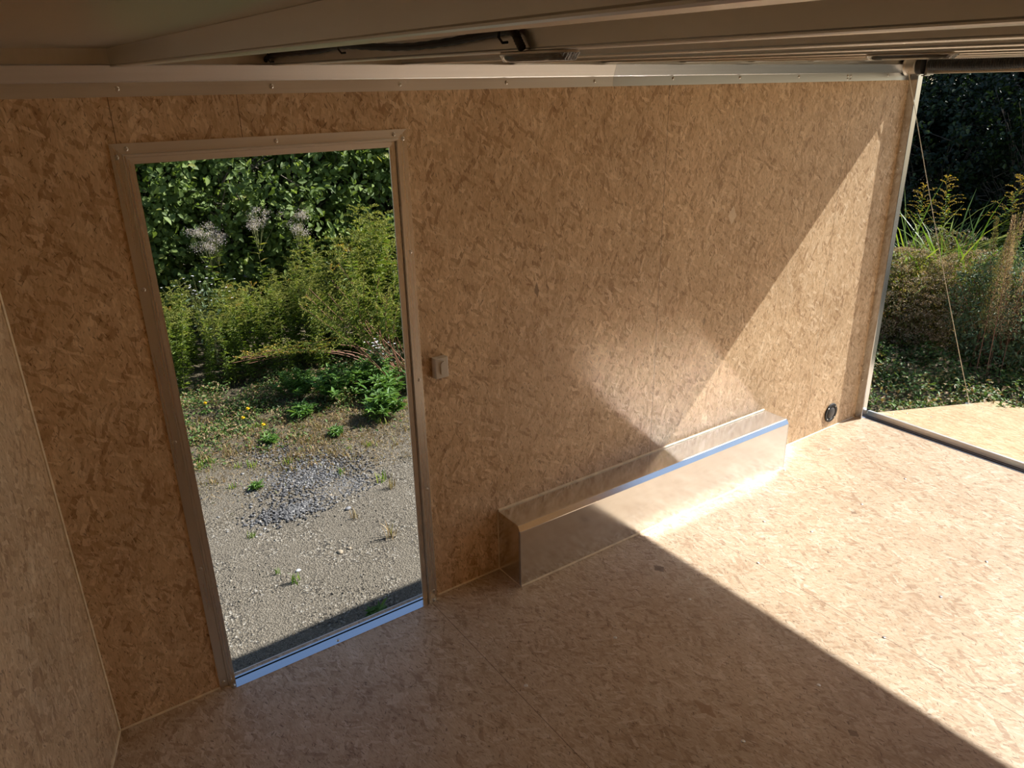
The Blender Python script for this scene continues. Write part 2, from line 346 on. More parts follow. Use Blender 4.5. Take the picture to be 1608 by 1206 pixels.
wl = MB()
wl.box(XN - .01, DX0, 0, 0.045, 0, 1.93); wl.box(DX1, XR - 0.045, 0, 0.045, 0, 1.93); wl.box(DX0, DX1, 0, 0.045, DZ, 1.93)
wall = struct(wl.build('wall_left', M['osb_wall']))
sk = MB()
sk.box(XN - .01, DX0, 0.046, 0.05, -0.12, 2.0); sk.box(DX1, XR, 0.046, 0.05, -0.12, 2.0); sk.box(DX0, DX1, 0.046, 0.05, DZ, 2.0); sk.box(DX0, DX1, 0.046, 0.05, -0.12, -0.005)
sk.build('outer_skin', M['skin'], wall)
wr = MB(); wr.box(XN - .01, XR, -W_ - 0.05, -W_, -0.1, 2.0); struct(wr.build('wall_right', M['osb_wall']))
wn = MB()
def nose_wall(mb, z0, z1, t0, t1):
    for a, b in ((nose[0], nose[1]), (nose[1], nose[2])):
        a = Vector(a); b = Vector(b); d = (b - a).normalized(); nn = Vector((-d.y, d.x))
        if nn.x > 0: nn = -nn                       # outward
        mb.prism([(t0, z0), (t1, z0), (t1, z1), (t0, z1)], lambda u, v, a=a, nn=nn: Vector((a.x + nn.x * u, a.y + nn.y * u, v)), lambda u, v, b=b, nn=nn: Vector((b.x + nn.x * u, b.y + nn.y * u, v)))
nose_wall(wn, 0, 1.93, 0.0, 0.04)
wn = struct(wn.build('wall_front', M['osb_nose']))

# cove trim along the top of the side wall: flat screwed leg, bend, sloped leg
def cove(name, x0, x1, mat):
    prof = [(-0.001, 1.862), (-0.004, 1.862), (-0.0042, 1.8955), (-0.0075, 1.8985), (-0.020, 1.934), (-0.018, 1.936), (-0.001, 1.936)]
    mb = MB().prism(prof, lambda u, v: Vector((x0, u, v)), lambda u, v: Vector((x1, u, v)))
    return struct(mb.build(name, mat))
c1 = cove('trim_2', XN, 0.60, M['alu_trim']); c2 = cove('trim_3', 0.601, 2.60, M['alu_trim_new'])
for sx in (-1.045, -0.657, -0.263, 0.129, 0.513): screw(c1, (sx, -0.0042, 1.881), (0, -1, 0))
for sx in (0.909, 1.30, 1.694, 2.062, 2.086, 2.40): screw(c2, (sx, -0.0042, 1.886), (0, -1, 0))
for sx in (2.062, 2.086): screw(c2, (sx, -0.0042, 1.872), (0, -1, 0), .8)
nt_ = MB(); nose_wall(nt_, 1.862, 1.936, -0.004, 0.0); nt_ = struct(nt_.build('trim_4', M['alu_trim']))
tr = MB(); tr.box(XN - .01, XR, 0.0, 0.045, 1.931, 2.0); nose_wall(tr, 1.931, 2.0, 0.0, 0.04); struct(tr.build('trim_5', M['galv']))
# caulk beads
cb = MB()
def bead(mb, a, b, r=0.0055): mb.tube([a, b], r, 6)
bead(cb, (XN, 0, 0.0), (-1.09, 0, 0.0)); bead(cb, (-0.245, 0, 0), (0.045, 0, 0)); bead(cb, (1.725, 0, 0), (2.60, 0, 0))
bead(cb, (XN, 0, 0), (XN, 0, 1.862)); bead(cb, (XN, 0, 0), (nose[1][0], nose[1][1], 0))
struct(cb.build('trim_6', M['caulk']))

# roof: sheet and bows, the bows sag slightly towards the middle
def zb(y, x=0.0): return 1.9379 + 0.006 * x + 0.0125 * max(y, -W_)
rf = MB()
A_ = [(XN - .45, 0.05), (XR + .02, 0.05), (XR + .02, -W_ - .05), (XN - .45, -W_ - .05)]
for off in (0.041, 0.05):
    pass
t_ = [rf.bm.verts.new((x, y, zb(y, x) + 0.041)) for x, y in A_]; u_ = [rf.bm.verts.new((x, y, zb(y, x) + 0.046)) for x, y in A_]
rf.bm.faces.new(t_); rf.bm.faces.new(u_[::-1])
for i in range(4): rf.bm.faces.new((t_[i], t_[(i + 1) % 4], u_[(i + 1) % 4], u_[i]))
roof = struct(rf.build('ceiling', M['roof']))
BX = [-1.05 + 0.4 * i for i in range(10)]
bows = []
for i, x in enumerate(BX[:9]):
    if x > 2.5: break
    mb = MB()
    # hat-shaped bow: web, rounded lower lip
    prof = [(0, 0.041), (0, 0.004), (-0.003, 0.002), (-0.003, 0.0), (0.0, -0.0015), (0.028, -0.0015), (0.031, 0.0), (0.031, 0.002), (0.028, 0.004), (0.028, 0.041)]
    mb.prism(prof, lambda u, v, x=x: Vector((x + u, 0.0, zb(0, x) + v)), lambda u, v, x=x: Vector((x + u, -W_, zb(-W_, x) + v)))
    o = mb.build('roof_bow', M['galv'], roof, smooth=False)
    bows.append(o)

# rear frame: post (both sides), header, threshold
rp = MB(); rp.box(2.605, XR, -0.045, 0.05, -0.02, 1.93, 0.003)
post = struct(rp.build('trim_7', metal('cool_aluminium_post', (0.72, 0.76, 0.82), 0.17, (110, 110, 2), 0.06)))
for z_ in (1.52, 1.43, 0.30, 0.24): screw(post, (2.605, -0.012, z_), (-1, 0, 0), 1.1)
rp2 = MB(); rp2.box(2.605, XR, -W_ - .05, -W_ + 0.045, -0.02, 1.93, 0.003); struct(rp2.build('trim_8', M['alu_vert']))
hd = MB(); hd.box(2.605, XR, -W_ - .05, 0.05, 1.888, 1.992, 0.003); hd = struct(hd.build('trim_9', M['galv']))
th = MB(); th.box(2.63, 2.640, -W_, 0.0, -0.10, 0.0015, 0.0005); struct(th.build('trim_10', M['alu_sill']))

# ------------------------------------------------------------ side door opening
df = empty('door_1', (0, 0, 0)); df['kind'] = 'structure'
def frame_side(name, prof, a, b): return MB().prism(prof, a, b).build(name, M['alu_vert'], df)
OX0, OX1, OZ = -1.090, -0.252, 1.752
# profile across the member: u from outer edge towards the opening, v = y
pr = [(0, 0.0), (0, -0.004), (0.026, -0.004), (0.0275, -0.009), (0.032, -0.009), (0.033, -0.002), (0.0345, -0.002), (0.0345, 0.005), (0.0355, 0.005), (0.0355, 0.0), (0.052, 0.001), (0.052, 0.006), (0.036, 0.008), (0.03, 0.0)]
LW = 0.052; RW = 0.060
LJ = frame_side('left_jamb', pr, lambda u, v: Vector((OX0 + u, v, 0.0)), lambda u, v: Vector((OX0 + u, v, OZ - u)))
RJ = frame_side('right_jamb', pr, lambda u, v: Vector((OX1 - u * RW / LW, v, 0.0)), lambda u, v: Vector((OX1 - u * RW / LW, v, OZ - u)))
hj = MB().prism(pr, lambda u, v: Vector((OX0 + u, v, OZ - u)), lambda u, v: Vector((OX1 - u * RW / LW, v, OZ - u))).build('head_jamb', M['alu_trim'], df)
sl = MB()
spf = [(-0.034, 0.0), (-0.034, 0.0025), (0.004, 0.004), (0.0045, 0.0), (0.009, 0.0), (0.0095, 0.006), (0.018, 0.006), (0.02, 0.003), (0.022, -0.02), (0.0, -0.03), (-0.034, -0.001)]
sl.prism(spf, lambda u, v: Vector((-1.058, u, v)), lambda u, v: Vector((-0.262, u, v)))
sl = sl.build('door_sill', M['alu_sill'], df)
for (sx, sz) in [(-1.052, 1.738), (-.664, 1.738), (-.296, 1.738)]: screw(hj, (sx, -0.004, sz), (0, -1, 0))
for sz in (1.719, 1.375, .917, .475, .022): screw(LJ, (-1.077, -0.004, sz), (0, -1, 0))
for sz in (1.724, 1.371, .921, .485, .03): screw(RJ, (-.266, -0.004, sz), (0, -1, 0))
for sx in (-1.05, -.675, -.275): screw(sl, (sx, -0.018, 0.003), (0, 0, 1))

# ------------------------------------------------------------ wheel box
wb = empty('wheel_box', (0.885, -0.075, 0)); tag(wb, 'long low bare aluminium wheel box on the board floor against the side wall', 'wheel box')
b0, b1, by_, bz = 0.049, 1.719, -0.155, 0.277
def rel(v): return v - Vector((0.885, -0.075, 0))
pf = [(0, bz + 0.002), (-0.002, bz), (by_ + 0.018, bz - 0.001), (by_ + 0.014, bz - 0.002), (by_ + 0.0005, bz - 0.022), (by_, bz - 0.025), (by_, 0.002), (by_ - 0.001, 0.0), (by_ + 0.002, 0.0), (by_ + 0.003, bz - 0.02), (-0.001, bz - 0.004)]
MB().prism(pf, lambda u, v: rel(Vector((b0, u, v))), lambda u, v: rel(Vector((b1, u, v)))).build('cover_sheet', M['alu_box'], wb)
for xx, dx in ((b0 - 0.0015, 0.0), (b1, 0.0)):
    epf = [(0, bz), (by_ + 0.014, bz), (by_ + 0.0005, bz - 0.024), (by_, 0.0), (0, 0.0)]
    MB().prism(epf, lambda u, v: rel(Vector((xx, u, v))), lambda u, v: rel(Vector((xx + 0.0015, u, v)))).build('end_panel', M['alu_box'], wb)
    tb = MB(); tb.box(*(xx - 0.0005 - .885, xx + 0.002 - .885), by_ - 0.0008 + .075, by_ + 0.010 + .075, 0, bz - 0.022, 0.0003)
    tb.build('corner_hem', M['alu_trim_new'], wb)
bead_ = MB(); r_ = lambda *p: rel(Vector(p))
bead(bead_, r_(b0, 0, 0.003), r_(b0, 0, bz), 0.005); bead(bead_, r_(b0, 0, bz + .002), r_(b1, 0, bz + .002), 0.006)
bead(bead_, r_(b0, by_ - .001, 0.001), r_(b1, by_ - .001, 0.001), 0.005); bead(bead_, r_(b0, 0, 0.002), r_(b0, by_, 0.002), 0.0035); bead(bead_, r_(b1, 0, 0.002), r_(b1, by_, 0.002), 0.0035)
bead_.build('caulk_bead', M['caulk'], wb, smooth=True)

# ------------------------------------------------------------ light switch, wall vent
sw = empty('light_switch', (-0.186, 0, 0.953)); tag(sw, 'small cream plastic rocker light switch on the wall right of the doorway', 'light switch')
s_ = MB(); s_.box(-.026, .026, -.028, 0, -.038, .038, .003); s_ = s_.build('housing', M['switch'], sw)
rk = MB(); prof = []
for k in range(24):
    a = 2 * math.pi * k / 24; prof.append((0.011 * math.cos(a), 0.011 * math.sin(a) + (0.014 if math.sin(a) >= 0 else -0.016)))
rk.prism(prof, lambda u, v: Vector((u + .004, -0.027, v)), lambda u, v: Vector((u * .93 + .004, -0.0335 - v * 0.07, v * .97))); rk.build('rocker', M['switch'], s_)

vt = empty('wall_vent', (2.345, 0, 0.095)); tag(vt, 'round black flush vent low on the wall beside the rear opening', 'vent')
def lathe(name, prof, mat, parent, axis='-y', seg=28, at=(0, 0, 0)):
    mb = MB(); rings = []
    def P(r, h, a):
        c, s = r * math.cos(a), r * math.sin(a)
        v = {'-y': (c, -h, s), 'y': (c, h, s), 'z': (c, s, h), 'x': (h, c, s)}[axis]
        return Vector(v) + Vector(at)
    for r, h in prof: rings.append([mb.bm.verts.new(P(max(r, 1e-4), h, 2 * math.pi * k / seg)) for k in range(seg)])
    for a, b in zip(rings, rings[1:]):
        for k in range(seg): mb.bm.faces.new((a[k], a[(k + 1) % seg], b[(k + 1) % seg], b[k]))
    mb.bm.faces.new(rings[0]); mb.bm.faces.new(rings[-1][::-1])
    return mb.build(name, mat, parent, smooth=True)
lathe('vent_ring', [(0.057, 0), (0.057, 0.004), (0.054, 0.007), (0.040, 0.007), (0.037, 0.002), (0.036, 0.001)], M['black'], vt)
lathe('vent_disc', [(0.033, 0), (0.033, 0.006), (0.028, 0.009), (0.0, 0.009)], plain('dark_grey_plastic', (0.06, 0.055, 0.05), 0.5), vt)
for k in range(4):
    a = math.pi / 4 + k * math.pi / 2; screw(vt, (2.345 + 0.047 * math.cos(a), -0.007, 0.095 + 0.047 * math.sin(a)), (0, -1, 0), .6)

# ------------------------------------------------------------ dome lights on the bows, wiring
def dome(x, y, ln, label):
    z = zb(y, x) - 0.002
    t = empty('dome_light', (x, y, z)); t.rotation_euler = (math.atan(0.0125), 0, 0)
    tag(t, label, 'ceiling light', 'clear dome lights under the roof bows')
    def slab(name, hw, hl, z0, z1, mat, taper=1.0):
        prof = []
        for k in range(32):
            a = 2 * math.pi * k / 32; cx, sy = math.cos(a), math.sin(a)
            prof.append((math.copysign(abs(cx) ** 0.6, cx) * hw, math.copysign(abs(sy) ** 0.6, sy) * hl))
        mb = MB().prism(prof, lambda u, v: Vector((u, v, z0)), lambda u, v: Vector((u * taper, v * taper, z1)))
        return mb.build(name, mat, par or t)
    par = None
    par = slab('base', 0.026, ln / 2, 0.0, -0.003, M['switch'])
    slab('diode_board', 0.021, ln / 2 - 0.018, -0.0035, -0.0085, M['black'])
    slab('lens', 0.027, ln / 2 + .002, -0.0031, -0.0135, M['lens'], 0.9)
    return t
dome(-0.636, -1.20, 0.17, 'clear oval dome light under the bow where the black wiring ends')
dome(0.565, -1.12, 0.225, 'clear oval dome light farther back, above the rear corner')

wr_ = MB()
def cam_x(u, v, x):     # a point on the plane x seen along a pixel ray: used only to trace the wiring's path on its bow
    d = RIGHT * ((u - 804) / 1180.13) + DOWN * ((v - 603) / 1180.13) + FWD
    c = cam.matrix_world.translation; t = (x - c.x) / d.x; return c + d * t
path = [cam_x(u, v, -0.662) for u, v in [(416, 96), (424, 88), (452, 84), (495, 80), (535, 72), (575, 73), (630, 74), (690, 68), (750, 57), (795, 48), (808, 52), (814, 64), (820, 76)]]
def smooth(pts, n=4):
    out = []
    for i in range(len(pts) - 1):
        p0, p1, p2, p3 = pts[max(i - 1, 0)], pts[i], pts[i + 1], pts[min(i + 2, len(pts) - 1)]
        for k in range(n):
            t = k / n; out.append(0.5 * ((2 * p1) + (-p0 + p2) * t + (2 * p0 - 5 * p1 + 4 * p2 - p3) * t * t + (-p0 + 3 * p1 - 3 * p2 + p3) * t ** 3))
    return out + [pts[-1]]
sp_ = smooth(path, 6)
wiring = wr_.tube(sp_, [0.0062 + 0.0008 * (i % 2) for i in range(len(sp_))], 10).build('wiring_loom', M['black'], None, smooth=True)
tag(wiring, 'black corrugated wiring loom strapped along the roof bow above the doorway', 'wiring')
for (u, v) in ((426, 90), (538, 74), (792, 54)):
    p = cam_x(u, v, -0.664)
    mb = MB(); mb.tube([p + Vector((-0.008, 0, 0.012)), p + Vector((-0.011, 0, -0.004)), p + Vector((-0.004, 0, -0.012)), p + Vector((0.006, 0, -0.011))], 0.0022, 6)
    mb.build('cable_clip', M['rubber'], wiring, smooth=True)

# ------------------------------------------------------------ ramp spring, drum, cable, ramp
ts = empty('torsion_spring', (2.545, 0, 1.928)); tag(ts, 'black ribbed ramp lift spring with cable drum under the rear header', 'spring')
drum = lathe('cable_drum', [(0.012, 0.012), (0.045, 0.012), (0.047, 0.016), (0.040, 0.022), (0.038, 0.062), (0.044, 0.068), (0.047, 0.074), (0.012, 0.074)], M['galv'], ts)
lathe('hub_ring', [(0.012, 0.075), (0.041, 0.075), (0.041, 0.098), (0.012, 0.098)], M['rubber'], drum)
br = MB(); br.box(-0.004, 0.06, -0.118, -0.106, -0.046, 0.03, 0.001); br.box(-0.02, 0.03, -0.118, -0.100, -0.050, -0.044, 0.001); br.build('bracket', M['alu_trim_new'], ts)
cp = []; nn = int(2.2 / 0.0055)
for i in range(nn):
    y = -0.12 - i * 0.0055
    cp.append(Vector((0, y, 0.002 - 0.006 * math.sin((y + .12) * -7))))
MB().tube(cp, [0.027 if i % 2 else 0.0215 for i in range(nn)], 14).build('spring_coil', M['rubber'], ts)

RA = math.atan2(0.37, 1.74)        # ramp slope
ramp_o = empty('ramp_door', (2.70, -W_ / 2 - 0.0, 0.0)); ramp_o.rotation_euler = (0, RA, 0)
tag(ramp_o, 'lowered rear ramp door of strand board sloping down from the floor edge to the ground', 'ramp')
hw = W_ / 2 - 0.03; RL = 1.86
MB().box(0.075, RL, -hw, hw, -0.03, 0.006).build('deck', M['osb_ramp'], ramp_o)
rr = MB(); rr.box(0.0, 0.03, -hw - .01, hw + .01, -0.03, 0.022, 0.002); rr.box(0.03, 0.075, -hw, hw, -0.03, 0.0, 0.001); rr.build('hinge_rail', M['alu_trim'], ramp_o)
rs = MB(); rs.box(0.0, RL + .005, hw, hw + 0.012, -0.032, 0.002); rs.box(0, RL + .005, -hw - .012, -hw, -0.032, 0.002); rs.build('edge_frame', M['alu_trim_new'], ramp_o)
rsk = MB(); rsk.box(0.0, RL, -hw, hw, -0.036, -0.0305); rsk.build('outer_skin', M['skin'], ramp_o)
for (x, y) in ((0.35, hw - .06), (.48, hw - .15), (1.2, hw - .16), (1.32, hw - .1), (.2, hw - .05)):
    s0 = bpy.data.objects.new('screw', SCREW); COL.objects.link(s0); s0.parent = ramp_o; s0.location = (x, y, 0.006)
tg = MB(); tg.box(1.325, 1.355, hw - .012, hw + .012, 0.004, 0.014, .001); tg.tube([(1.34, hw, 0.01), (1.34, hw, 0.032)], 0.006, 8); tg.build('cable_anchor', M['screw'], ramp_o)
hg = MB(); hg.box(2.641, 2.70, -W_ + .02, -0.012, -0.02, -0.008); hg.tube([(2.672, -W_ + .03, -0.008), (2.672, -0.02, -0.008)], 0.006, 8)
hinge = hg.build('piano_hinge', M['steel_dark'], ramp_o)
hinge.matrix_parent_inverse = (Matrix.Translation((2.70, -W_ / 2, 0)) @ Matrix.Rotation(RA, 4, 'Y')).inverted()

anc = Matrix.Translation((2.70, -W_ / 2, 0)) @ Matrix.Rotation(RA, 4, 'Y') @ Vector((1.34, hw, 0.03))
cs = Vector((2.505, -0.045, 1.90))
cpts = []
for i in range(25):
    t = i / 24; p = cs.lerp(anc, t); p.z -= 0.02 * 4 * t * (1 - t); p.x -= 0.005 * 4 * t * (1 - t); cpts.append(p)
cable = MB().tube(cpts, 0.0024, 6).build('lift_cable', M['cable'], None, smooth=True)
tag(cable, 'thin steel cable running from the top rear corner down to the ramp edge', 'cable')

# ------------------------------------------------------------ ground
gm = MB(); nx, ny = 70, 70
def gz(x, y):
    return G + 0.012 * math.sin(x * 2.1 + y * 1.3) * math.sin(y * 1.9 - x * .7) + 0.006 * math.sin(x * 7 + 1) * math.sin(y * 6) + 0.05 * max(0, min(1, (y - 3.5) / 3))
rows = []
for j in range(ny + 1):
    y = -10 + 24 * j / ny
    rows.append([gm.bm.verts.new((-8 + 24 * i / nx, y, gz(-8 + 24 * i / nx, y))) for i in range(nx + 1)])
for j in range(ny):
    for i in range(nx): gm.bm.faces.new((rows[j][i], rows[j][i + 1], rows[j + 1][i + 1], rows[j + 1][i]))
ground = struct(gm.build('ground', M['ground'], smooth=True))

# ------------------------------------------------------------ numpy mesh clouds
def np_mesh(name, V, F, tone, mat, parent=None):
    me = bpy.data.meshes.new(name)
    F = np.asarray(F); k = F.shape[1]
    me.vertices.add(len(V)); me.vertices.foreach_set('co', np.asarray(V, np.float32).ravel())
    me.loops.add(F.size); me.loops.foreach_set('vertex_index', F.ravel().astype(np.int32))
    me.polygons.add(len(F)); me.polygons.foreach_set('loop_start', np.arange(0, F.size, k, dtype=np.int32))
    me.polygons.foreach_set('loop_total', np.full(len(F), k, np.int32)) if bpy.app.version < (4, 1) else None
    me.update(calc_edges=True)
    a = me.attributes.new('tone', 'FLOAT', 'POINT'); a.data.foreach_set('value', np.asarray(tone, np.float32))
    me.materials.append(mat); me.validate()
    o = bpy.data.objects.new(name, me); COL.objects.link(o)
    if parent: o.parent = parent
    return o
def nrm(a): return a / (np.linalg.norm(a, axis=1, keepdims=True) + 1e-9)
def leaves(pos, d, nv, ln, wd, tone, shape='ovate', fold=0.18, curl=0.15):
    """one folded leaf per row: pos base, d direction, nv approx. normal"""
    n_ = len(pos); d = nrm(d); s = nrm(np.cross(d, nv)); nv = np.cross(s, d)
    ln = np.broadcast_to(ln, n_)[:, None]; wd = np.broadcast_to(wd, n_)[:, None]
    if shape == 'ovate': T = [(0, 0, 0), (-.5, .28, fold), (-.42, .66, fold * .8), (0, 1, -curl), (.42, .66, fold * .8), (.5, .28, fold)]
    elif shape == 'blade': T = [(0, 0, 0), (-.5, .15, fold), (-.45, .6, fold * .8 - curl * .3), (0, 1, -curl), (.45, .6, fold * .8 - curl * .3), (.5, .15, fold)]
    else: T = [(0, 0, 0), (-.5, .5, fold), (0, 1, -curl), (.5, .5, fold)]
    vs = np.stack([pos + s * (a * wd) + d * (b * ln) + nv * (c * wd * (1 if abs(c) != curl else 1) if c != -curl else c * ln) for a, b, c in T], 1)
    k = len(T); base = (np.arange(n_) * k)[:, None]
    if k == 6: F = np.concatenate([base + [0, 1, 2, 3], base + [0, 3, 4, 5]], 1).reshape(-1, 4)
    else: F = np.concatenate([base + [0, 1, 2], base + [0, 2, 3]], 1).reshape(-1, 3)
    return vs.reshape(-1, 3), F, np.repeat(tone, k)
def cat(parts):
    V = []; F = []; T = []; o = 0
    for v, f, t in parts: V.append(v); F.append(f + o); T.append(t); o += len(v)
    return np.concatenate(V), np.concatenate(F), np.concatenate(T)
def tubes(paths, r0, r1):
    """thin three-sided stems as quads"""
    V = []; F = []; o = 0
    for p in paths:
        p = np.asarray(p, float); k = len(p)
        d = np.gradient(p, axis=0); d = nrm(d); u = nrm(np.cross(d, [0.3, 0.9, 0.2])); v = np.cross(d, u)
        r = np.linspace(r0, r1, k)[:, None]
        for a in (0, 2.094, 4.189): V.append(p + (u * math.cos(a) + v * math.sin(a)) * r)
        for j in range(3):
            a = o + j * k; b = o + ((j + 1) % 3) * k
            for i in range(k - 1): F.append((a + i, a + i + 1, b + i + 1, b + i))
        o += 3 * k
    return np.concatenate(V), np.array(F), np.full(o, 0.5)
def rvec(n_): return nrm(RNG.normal(size=(n_, 3)))
def copy_tree(o, parent=None):
    c = o.copy(); COL.objects.link(c)
    if parent: c.parent = parent
    for chd in o.children: copy_tree(chd, c)
    return c
def place(o, x, y, rz, s=1.0, z=None, tilt=(0, 0), label=None, group=None):
    o.location = (x, y, gz(x, y) if z is None else z); o.rotation_euler = (tilt[0], tilt[1], rz); o.scale = (s, s, s) if not isinstance(s, tuple) else s
    if label: o['label'] = label
    if group: o['group'] = group
    return o

# ---- broad-leaved shrubs forming the thicket
def shrub(name, hgt, rad, nleaf, lsz, mat, seed, bark='bark', aspect=0.62):
    global RNG
    RNG = np.random.default_rng(seed)
    root = empty(name)
    # clusters on the outer shell and inside
    ncl = nleaf // 14
    u = rvec(ncl); rr_ = RNG.uniform(0.45, 1.0, ncl) ** 0.6
    cz = u[:, 2] * rr_; c = np.stack([u[:, 0] * rr_ * rad, u[:, 1] * rr_ * rad, hgt * 0.52 + cz * hgt * 0.5], 1)
    # lumpy outline
    c[:, :2] *= (1 + 0.25 * np.sin(c[:, 2:3] * 5 + seed) * np.cos(np.arctan2(c[:, 1:2], c[:, 0:1]) * 3 + seed))
    c[:, 2] = np.maximum(c[:, 2], 0.05)
    idx = np.repeat(np.arange(ncl), 14); n_ = len(idx)
    tw = rvec(ncl) * 0.6 + u + [0, 0, 0.3]; tw = nrm(tw)
    t = RNG.uniform(-0.5, 0.5, n_)[:, None]
    p = c[idx] + tw[idx] * t * 0.34 + RNG.normal(size=(n_, 3)) * 0.03
    d = nrm(tw[idx] * 0.5 + rvec(n_) * 0.9 + [0, 0, -0.25])
    nv = nrm(u[idx] * 0.35 + [0.25, -0.55, 0.6] + rvec(n_) * 0.6)
    sz = lsz * RNG.uniform(0.55, 1.2, n_)
    tone = np.clip(RNG.beta(2, 3, n_) + np.repeat(RNG.normal(0, .12, ncl), 14), 0, 1)
    np_mesh('foliage', *leaves(p, d, nv, sz, sz * aspect, tone), mat, root)
    paths = []
    for k in range(26):
        a = RNG.uniform(0, 6.28); e = np.array([math.cos(a) * rad * .8, math.sin(a) * rad * .8, hgt * RNG.uniform(.45, .95)]); b_ = np.array([RNG.uniform(-.15, .15), RNG.uniform(-.15, .15), 0])
        tt = np.linspace(0, 1, 9)[:, None]; q = b_ + (e - b_) * np.concatenate([tt ** 1.4, tt ** 1.4, tt ** .85], 1); q += RNG.normal(size=q.shape) * 0.02; paths.append(q)
        for j in range(4):
            s0 = q[RNG.integers(3, 8)]; dd = nrm(RNG.normal(size=(1, 3)))[0] * [1, 1, .6] + [0, 0, .4]
            paths.append([s0 + dd * l_ for l_ in (0, .15, .32, .5)])
    np_mesh('branches', *tubes(paths, 0.011, 0.003), M[bark], root)
    return root

TH_L = 'broad-leaved shrub filling the back of the thicket behind the front row'
TH_G = 'thicket shrubs seen through the doorway'
sA = shrub('thicket_shrub', 2.9, 1.0, 10500, 0.078, M['leaf_broad'], 1)
sB = shrub('thicket_shrub', 2.6, 0.9, 9500, 0.070, M['leaf_broad'], 2, aspect=.7)
sC = shrub('thicket_shrub', 3.1, 1.05, 11000, 0.084, M['leaf_broad'], 3, aspect=.5)
for o in (sA, sB, sC): tag(o, TH_L, 'shrub', TH_G)
spots = [(-0.6, 5.85, 0.3, 1.0), (0.35, 5.80, 1.3, .95), (1.25, 5.75, 2.2, 1.0), (2.15, 5.90, 3.5, 1.0), (3.1, 5.80, 4.1, 1.05), (4.0, 5.90, .8, 1.0),
         (-1.6, 6.10, 5.1, 1.1), (-.1, 6.7, 2.6, 1.2), (1.5, 6.8, 4.9, 1.25), (3.0, 6.9, 1.1, 1.3), (4.6, 6.8, 3.1, 1.3)]
THL = {0: 'broad-leaved thicket shrub at the left jamb, behind the white aster', 1: 'broad-leaved thicket shrub behind the leftmost grey seed heads',
       2: 'broad-leaved thicket shrub behind the middle grey seed heads', 3: 'broad-leaved thicket shrub right behind the tallest goldenrods by the right jamb'}
for i, (x, y, rz, s) in enumerate(spots):
    src = (sA, sB, sC)[i % 3]; o = src if i < 3 else copy_tree(src)
    place(o, x, y, (rz % 1.0 - .5) * 1.0, s)
    o['label'] = THL.get(i, TH_L); o['group'] = TH_G

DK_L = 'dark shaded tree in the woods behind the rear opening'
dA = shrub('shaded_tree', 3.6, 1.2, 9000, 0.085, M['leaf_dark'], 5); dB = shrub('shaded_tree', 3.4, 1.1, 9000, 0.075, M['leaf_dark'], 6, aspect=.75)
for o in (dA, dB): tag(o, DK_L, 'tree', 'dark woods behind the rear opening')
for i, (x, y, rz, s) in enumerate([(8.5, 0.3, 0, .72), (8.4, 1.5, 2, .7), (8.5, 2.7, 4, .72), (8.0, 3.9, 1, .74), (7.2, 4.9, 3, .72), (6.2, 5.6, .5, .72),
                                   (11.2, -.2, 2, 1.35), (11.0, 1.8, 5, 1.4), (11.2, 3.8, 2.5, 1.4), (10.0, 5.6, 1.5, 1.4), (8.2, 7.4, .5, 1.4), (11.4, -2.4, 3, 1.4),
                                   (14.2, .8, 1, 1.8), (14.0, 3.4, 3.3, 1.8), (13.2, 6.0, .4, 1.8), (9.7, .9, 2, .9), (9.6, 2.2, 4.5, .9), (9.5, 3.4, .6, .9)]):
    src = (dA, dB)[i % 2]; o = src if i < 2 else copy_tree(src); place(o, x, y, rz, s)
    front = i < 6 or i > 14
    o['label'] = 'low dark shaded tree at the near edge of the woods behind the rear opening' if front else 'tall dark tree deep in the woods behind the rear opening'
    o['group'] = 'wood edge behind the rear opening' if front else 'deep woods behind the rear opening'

# ---- goldenrod
def goldenrod(seed, hgt, nl=170, nb=18, lean=0.1, red=False, yellow=0.0):
    global RNG
    RNG = np.random.default_rng(seed)
    root = empty('goldenrod')
    a = RNG.uniform(0, 6.28) if lean < .3 else 0.0
    def P(t):
        t = np.asarray(t, float); b_ = lean * t ** 2.2
        return np.stack([np.cos(a) * b_ * hgt, np.sin(a) * b_ * hgt, hgt * (t - 0.35 * lean * t ** 3)], -1)
    np_mesh('stem', *tubes([P(np.linspace(0, 1, 12))], 0.0055 if red else 0.0045, 0.0025 if red else 0.0015), M['stem_red' if red else 'stem'], root)
    t = RNG.uniform(0.08 if not red else .62, 0.9, nl); ang = RNG.uniform(0, 6.28, nl); p = P(t)
    d = np.stack([np.cos(ang), np.sin(ang), RNG.uniform(.1, .9, nl)], 1)
    sz = RNG.uniform(.06, .10, nl) * (1.15 - t * .6)
    np_mesh('leaves', *leaves(p, d, np.tile([0, 0, 1.], (nl, 1)) + rvec(nl) * .4, sz, sz * .17, np.clip(RNG.beta(2, 3, nl) + (t - .5) * .3, 0, 1), 'blade', .1, .3), M['leaf_golden'], root)
    parts = []
    for k in range(nb):
        tb = 0.66 + 0.36 * (k / nb); b0_ = P(np.array([min(tb, 1.0)]))[0]; an = RNG.uniform(0, 6.28); L_ = 0.17 * (1.2 - k / nb) + .03
        m_ = 26; s = np.linspace(.1, 1, m_); q = np.stack([np.cos(an) * s * L_, np.sin(an) * s * L_, L_ * (.9 * s - .55 * s * s)], 1) + b0_
        dd = rvec(m_) * .8 + [0, 0, .8] ; z_ = RNG.uniform(.008, .02, m_)
        tn = np.clip(RNG.beta(2, 2.2, m_) * .9, 0, .9)
        if RNG.random() < yellow: tn[:] = RNG.uniform(.9, 1, m_)
        parts.append(leaves(q, dd, rvec(m_), z_, z_ * .5, tn, 'dart'))
    np_mesh('flower_plume', *cat(parts), M['plume'], root)
    return root
